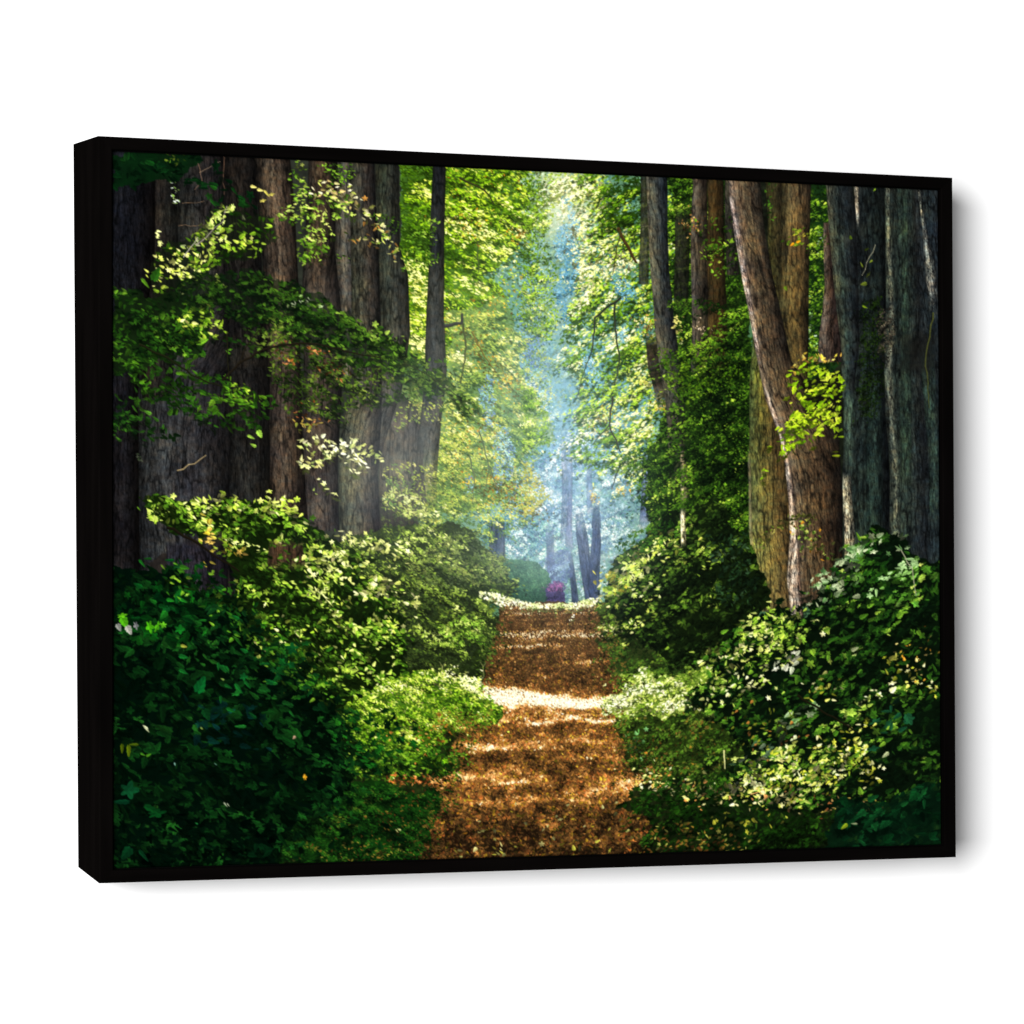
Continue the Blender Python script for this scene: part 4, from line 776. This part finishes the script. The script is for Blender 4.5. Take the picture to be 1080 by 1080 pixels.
foliage(D_(800, 830, 960, 820, 1090, 780, 1090, 1000, 780, 1000, 760, 920), [(4, 20, 10), (8, 38, 18), (14, 54, 28), (22, 70, 34)], (9, 17), 1.2, (6, 26, 14), .8, bias=-.05, clump=.2)
along(D_(310, 930, 560, 940), 10, 150, [(140, 110, 50), (110, 80, 40), (160, 160, 90), (90, 60, 30)], (3, 6)); along(D_(420, 890, 640, 880), 10, 40, [(150, 150, 60), (90, 90, 40)], (4, 7)); branch(D_(512, 700, 514, 745), 1.6, 1, (220, 220, 170))
dots([D_(845, 885)[0], D_(820, 890)[0], D_(925, 708)[0], D_(840, 445)[0]], [(130, 150, 40), (170, 180, 150)], (8, 10))

# ---- airlight over the middle distance, then slight film texture
glow(425, 505, 62, 80, (126, 136, 150), .34); glow(600, 500, 80, 130, (120, 142, 168), .46); glow(575, 400, 60, 90, (90, 120, 130), .22); glow(592, 215, 26, 40, (225, 225, 180), .3); glow(565, 590, 80, 36, (130, 150, 175), .34); glow(520, 350, 120, 160, (70, 90, 60), .16)
for (xa, ya, xb, yb, w, a) in [(560, 200, 330, 620, 26, .11), (600, 180, 470, 620, 22, .09), (580, 190, 400, 560, 14, .09), (540, 220, 290, 600, 12, .06)]:
    d = np.abs((XX - xa) * (yb - ya) - (YY - ya) * (xb - xa)) / math.hypot(xb - xa, yb - ya)
    g = (a * np.exp(-(d / w) ** 2) * np.clip((YY - ya) / 200, 0, 1) * np.clip((yb - YY) / 120, 0, 1))[..., None]
    img[:] = 1 - (1 - img) * (1 - g * col((200, 215, 240)))
img *= (1 + rng.normal(0, .035, (PH, PW, 1))).astype(np.float32)
lum = (img * np.array([.3, .59, .11], np.float32)).sum(-1, keepdims=True)
img = lum + (img - lum) * 1.08
warm = (1 - .9 * np.exp(-((XX - 590) / 75) ** 2 - ((YY - 430) / 230) ** 2))[..., None] * np.clip(lum * 2.2, 0, 1)
img = img * (1 + warm * np.array([.035, .015, -.10], np.float32))
img = np.clip(img, 0, 1)
img = img + .10 * (img * img * (3 - 2 * img) - img)
img = np.clip(img, 0, 1)

# ================================================================ the place
K = 0.76                                   # height of the frame, metres
FW, FD_ = 1.3276718616274168 * K, 0.10439406546026567 * K
FH = K
sc = bpy.context.scene
colx = sc.collection
CAM_LOC = np.array([-2.5303225357215395, -5.411460641282661, -0.15795716264078463]) * K
CAM_ROT = (1.5899922919199465, 0.0032935590046487403, -0.4363955358095752)
F_PX, SX, SY = 4417.278706066457, -0.07997566688348225, 35.1846454980581

cam_d = bpy.data.cameras.new("camera")
cam = bpy.data.objects.new("camera", cam_d)
colx.objects.link(cam)
cam.location = CAM_LOC
cam.rotation_euler = CAM_ROT
cam_d.sensor_width = 36
cam_d.lens = F_PX * 36 / 1080
cam_d.shift_x = -SX / 1080
cam_d.shift_y = SY / 1080
cam_d.clip_start = .05
cam_d.clip_end = 200
sc.camera = cam


def rotm(ax, ay, az):
    cx, sx, cy, sy, cz, sz = math.cos(ax), math.sin(ax), math.cos(ay), math.sin(ay), math.cos(az), math.sin(az)
    X = np.array([[1, 0, 0], [0, cx, -sx], [0, sx, cx]]); Y = np.array([[cy, 0, sy], [0, 1, 0], [-sy, 0, cy]]); Z = np.array([[cz, -sz, 0], [sz, cz, 0], [0, 0, 1]])
    return Z @ Y @ X


RM = rotm(*CAM_ROT)


def to_art(x, z, y):
    """where a point of the print's plane lies on the artwork sheet"""
    q = (np.stack([x, np.full_like(x, y), z], -1) - CAM_LOC) @ RM
    return 540 + SX + F_PX * q[..., 0] / -q[..., 2], 540 + SY - F_PX * q[..., 1] / -q[..., 2]


def wall_point(px, py):
    d = RM @ np.array([(px - 540 - SX) / F_PX, -(py - 540 - SY) / F_PX, -1.0])
    t = -CAM_LOC[1] / d[1]
    p = CAM_LOC + d * t
    return p[0], p[2]


def mesh_obj(name, verts, faces, mat, parent=None, smooth=False):
    me = bpy.data.meshes.new(name)
    me.from_pydata([tuple(map(float, v)) for v in verts], [], faces)
    me.materials.append(mat)
    me.update()
    o = bpy.data.objects.new(name, me)
    colx.objects.link(o)
    if parent: o.parent = parent
    if smooth:
        for p in me.polygons: p.use_smooth = True
    return o


def material(name):
    m = bpy.data.materials.new(name); m.use_nodes = True
    return m, m.node_tree, m.node_tree.nodes["Principled BSDF"]


# ---- materials
wm, nt, bs = material("white_wall_paint")
tc = nt.nodes.new("ShaderNodeTexCoord"); nz = nt.nodes.new("ShaderNodeTexNoise"); bp = nt.nodes.new("ShaderNodeBump")
nz.inputs["Scale"].default_value = 220; nz.inputs["Detail"].default_value = 4
bp.inputs["Strength"].default_value = .05; bp.inputs["Distance"].default_value = .0005
nt.links.new(tc.outputs["Object"], nz.inputs["Vector"]); nt.links.new(nz.outputs["Fac"], bp.inputs["Height"]); nt.links.new(bp.outputs["Normal"], bs.inputs["Normal"])
bs.inputs["Base Color"].default_value = (.86, .86, .86, 1); bs.inputs["Roughness"].default_value = .9
bs.inputs["Specular IOR Level"].default_value = .1


def black(name, base, rough, spec, scale):
    m, nt, bs = material(name)
    tc = nt.nodes.new("ShaderNodeTexCoord"); mp = nt.nodes.new("ShaderNodeMapping"); nz = nt.nodes.new("ShaderNodeTexNoise"); cr = nt.nodes.new("ShaderNodeValToRGB"); bp = nt.nodes.new("ShaderNodeBump")
    mp.inputs["Scale"].default_value = scale
    nz.inputs["Scale"].default_value = 60; nz.inputs["Detail"].default_value = 6
    cr.color_ramp.elements[0].position = .3; cr.color_ramp.elements[0].color = tuple(b * .7 for b in base) + (1,)
    cr.color_ramp.elements[1].position = .75; cr.color_ramp.elements[1].color = tuple(b * 1.3 for b in base) + (1,)
    bp.inputs["Strength"].default_value = .12; bp.inputs["Distance"].default_value = .0004
    nt.links.new(tc.outputs["Object"], mp.inputs["Vector"]); nt.links.new(mp.outputs["Vector"], nz.inputs["Vector"])
    nt.links.new(nz.outputs["Fac"], cr.inputs["Fac"]); nt.links.new(cr.outputs["Color"], bs.inputs["Base Color"])
    nt.links.new(nz.outputs["Fac"], bp.inputs["Height"]); nt.links.new(bp.outputs["Normal"], bs.inputs["Normal"])
    bs.inputs["Roughness"].default_value = rough; bs.inputs["Specular IOR Level"].default_value = spec
    return m


m_frame = black("black_lacquered_wood", (.0016, .0013, .0012), .8, .0, (1, 1, .12))
m_frame_h = black("black_lacquered_wood_lengthwise", (.0016, .0013, .0012), .8, .0, (.12, 1, 1))
m_gap = black("black_rebate", (.001, .001, .001), .8, .02, (1, 1, 1))
m_back = black("brown_backing_board", (.12, .08, .05), .8, .1, (1, 1, 1))

cm, nt, bs = material("printed_canvas")
at = nt.nodes.new("ShaderNodeVertexColor"); at.layer_name = "print"
tc = nt.nodes.new("ShaderNodeTexCoord"); w1 = nt.nodes.new("ShaderNodeTexWave"); w2 = nt.nodes.new("ShaderNodeTexWave"); ad = nt.nodes.new("ShaderNodeMath"); bp = nt.nodes.new("ShaderNodeBump")
w1.bands_direction = 'X'; w2.bands_direction = 'Z'
for w in (w1, w2):
    w.inputs["Scale"].default_value = 260; w.inputs["Distortion"].default_value = .6
    nt.links.new(tc.outputs["Object"], w.inputs["Vector"])
nt.links.new(w1.outputs["Fac"], ad.inputs[0]); nt.links.new(w2.outputs["Fac"], ad.inputs[1])
nt.links.new(ad.outputs[0], bp.inputs["Height"]); bp.inputs["Strength"].default_value = .04; bp.inputs["Distance"].default_value = .0003
nt.links.new(bp.outputs["Normal"], bs.inputs["Normal"]); nt.links.new(at.outputs["Color"], bs.inputs["Base Color"])
bs.inputs["Roughness"].default_value = .8; bs.inputs["Specular IOR Level"].default_value = .0

# ---- wall
wall = mesh_obj("wall", [(-9, 0, -4), (9, 0, -4), (9, 0, 4), (-9, 0, 4)], [(0, 1, 2, 3)], wm)
wall["kind"] = "structure"

# ---- the framed print
root = bpy.data.objects.new("framed_print", None)
colx.objects.link(root)
root["label"] = "black framed canvas print of a sunlit forest path, hanging on the white wall"
root["category"] = "framed print"
hx, hz = FW / 2, FH / 2
RAIL = .0172 * K
RAILX = .0195 * K
REC = .0042
GAP = .0012
bl = {(-1, 1): wall_point(77.2, 152.1), (-1, -1): wall_point(82.3, 914.5)}
bl[(1, 1)] = (hx - .006, bl[(-1, 1)][1]); bl[(1, -1)] = (hx - .006, bl[(-1, -1)][1])
WB = -.0006                                   # the frame hangs a hair off the wall
CORN = [(-1, 1), (1, 1), (1, -1), (-1, -1)]
BV = .0011


def outer(s):      # front outer, front inner, recess floor inner, back inner, back outer
    sx, sz = s
    bx, bz = bl[s]
    ix, iz = sx * (hx - RAILX), sz * (hz - RAIL)
    f = -FD_
    return [(bx, WB, bz), (sx * hx, f + BV, sz * hz), (sx * (hx - BV), f, sz * (hz - BV)), (ix + sx * BV * .8, f, iz + sz * BV * .8), (ix, f + BV * .8, iz),
            (ix, f + .016, iz), (ix, WB, iz)]


for k in range(4):
    a, b = CORN[k], CORN[(k + 1) % 4]
    pa, pb = outer(a), outer(b)
    n = len(pa)
    faces = [(i, (i + 1) % n, n + (i + 1) % n, n + i) for i in range(n)]
    faces += [tuple(range(n)), tuple(range(2 * n - 1, n - 1, -1))]
    o = mesh_obj("frame_rail", pa + pb, faces, m_frame_h if a[1] == b[1] else m_frame, root)
    import bmesh
    bm = bmesh.new(); bm.from_mesh(o.data); bmesh.ops.recalc_face_normals(bm, faces=bm.faces); bm.to_mesh(o.data); bm.free()

# canvas face with the printed picture, turned over its stretcher at the edges
cx1, cz1 = hx - RAILX - GAP, hz - RAIL - GAP
NX, NZ = 1160, 900
cy = -FD_ + REC
gx = np.linspace(-cx1, cx1, NX); gz = np.linspace(cz1, -cz1, NZ)
GX, GZ = np.meshgrid(gx, gz)
# rounded turned edge
e = .0022
ex = np.clip((np.abs(GX) - (cx1 - e)) / e, 0, 1); ez = np.clip((np.abs(GZ) - (cz1 - e)) / e, 0, 1)
GY = cy + e * (1 - np.sqrt(np.clip(1 - np.maximum(ex, ez) ** 2, 0, 1)))
ax_, ay_ = to_art(GX, GZ, cy)
u = np.clip((ax_ - PX0) * SC - .5, 0, PW - 1.001); v = np.clip((ay_ - PY0) * SC - .5, 0, PH - 1.001)
ui, vi = u.astype(int), v.astype(int); fu, fv = (u - ui)[..., None], (v - vi)[..., None]
soft = np.pad(img, ((1, 1), (1, 1), (0, 0)), mode='edge')
soft = soft[1:-1, 1:-1] * .72 + (soft[:-2, 1:-1] + soft[2:, 1:-1] + soft[1:-1, :-2] + soft[1:-1, 2:]) * .07
smp = (soft[vi, ui] * (1 - fu) + soft[vi, ui + 1] * fu) * (1 - fv) + (soft[vi + 1, ui] * (1 - fu) + soft[vi + 1, ui + 1] * fu) * fv
lin = np.where(smp <= .04045, smp / 12.92, ((smp + .055) / 1.055) ** 2.4) * ALB
me = bpy.data.meshes.new("canvas")
nv = NX * NZ
me.vertices.add(nv)
me.vertices.foreach_set("co", np.stack([GX, GY, GZ], -1).astype(np.float32).ravel())
idx = np.arange(nv, dtype=np.int32).reshape(NZ, NX)
q = np.stack([idx[:-1, :-1], idx[1:, :-1], idx[1:, 1:], idx[:-1, 1:]], -1).reshape(-1, 4)
nf = len(q)
me.loops.add(nf * 4); me.loops.foreach_set("vertex_index", q.ravel())
me.polygons.add(nf); me.polygons.foreach_set("loop_start", np.arange(0, nf * 4, 4, dtype=np.int32))
me.update(calc_edges=True)
ca = me.color_attributes.new("print", 'FLOAT_COLOR', 'POINT')
ca.data.foreach_set("color", np.concatenate([lin, np.ones_like(lin[..., :1])], -1).astype(np.float32).ravel())
me.materials.append(cm)
me.polygons.foreach_set("use_smooth", np.ones(nf, bool))
cv = bpy.data.objects.new("canvas", me); colx.objects.link(cv); cv.parent = root
# rebate the canvas sits in, and the board behind
zr = cy + e + .0006
mesh_obj("rebate", [(-hx + RAIL * .9, zr, -hz + RAIL * .9), (hx - RAIL * .9, zr, -hz + RAIL * .9), (hx - RAIL * .9, zr, hz - RAIL * .9), (-hx + RAIL * .9, zr, hz - RAIL * .9),
                    (-hx + RAIL * .9, zr + .004, -hz + RAIL * .9), (hx - RAIL * .9, zr + .004, -hz + RAIL * .9), (hx - RAIL * .9, zr + .004, hz - RAIL * .9), (-hx + RAIL * .9, zr + .004, hz - RAIL * .9)],
         [(0, 1, 2, 3), (7, 6, 5, 4), (0, 4, 5, 1), (1, 5, 6, 2), (2, 6, 7, 3), (3, 7, 4, 0)], m_gap, root)

# ---- light: a soft studio lamp high on the left and an even white surround
w = bpy.data.worlds.new("World"); sc.world = w; w.use_nodes = True
w.node_tree.nodes["Background"].inputs[0].default_value = (1, 1, 1, 1)
w.node_tree.nodes["Background"].inputs[1].default_value = AMB
ld = bpy.data.lights.new("softbox", 'AREA'); ld.shape = 'DISK'; ld.size = LSIZE; ld.energy = LPOW
lo = bpy.data.objects.new("softbox", ld); colx.objects.link(lo)
dv = np.array(LDIR, float); dv /= np.linalg.norm(dv)
lo.location = dv * LDIST
from mathutils import Vector
lo.rotation_euler = Vector(-dv).to_track_quat('-Z', 'Y').to_euler()
sc.view_settings.view_transform = 'Standard'; sc.view_settings.look = 'None'; sc.view_settings.exposure = 0
sc.render.engine = 'CYCLES'
sc.cycles.max_bounces = 4; sc.cycles.diffuse_bounces = 2
sc.render.resolution_x = sc.render.resolution_y = 1024
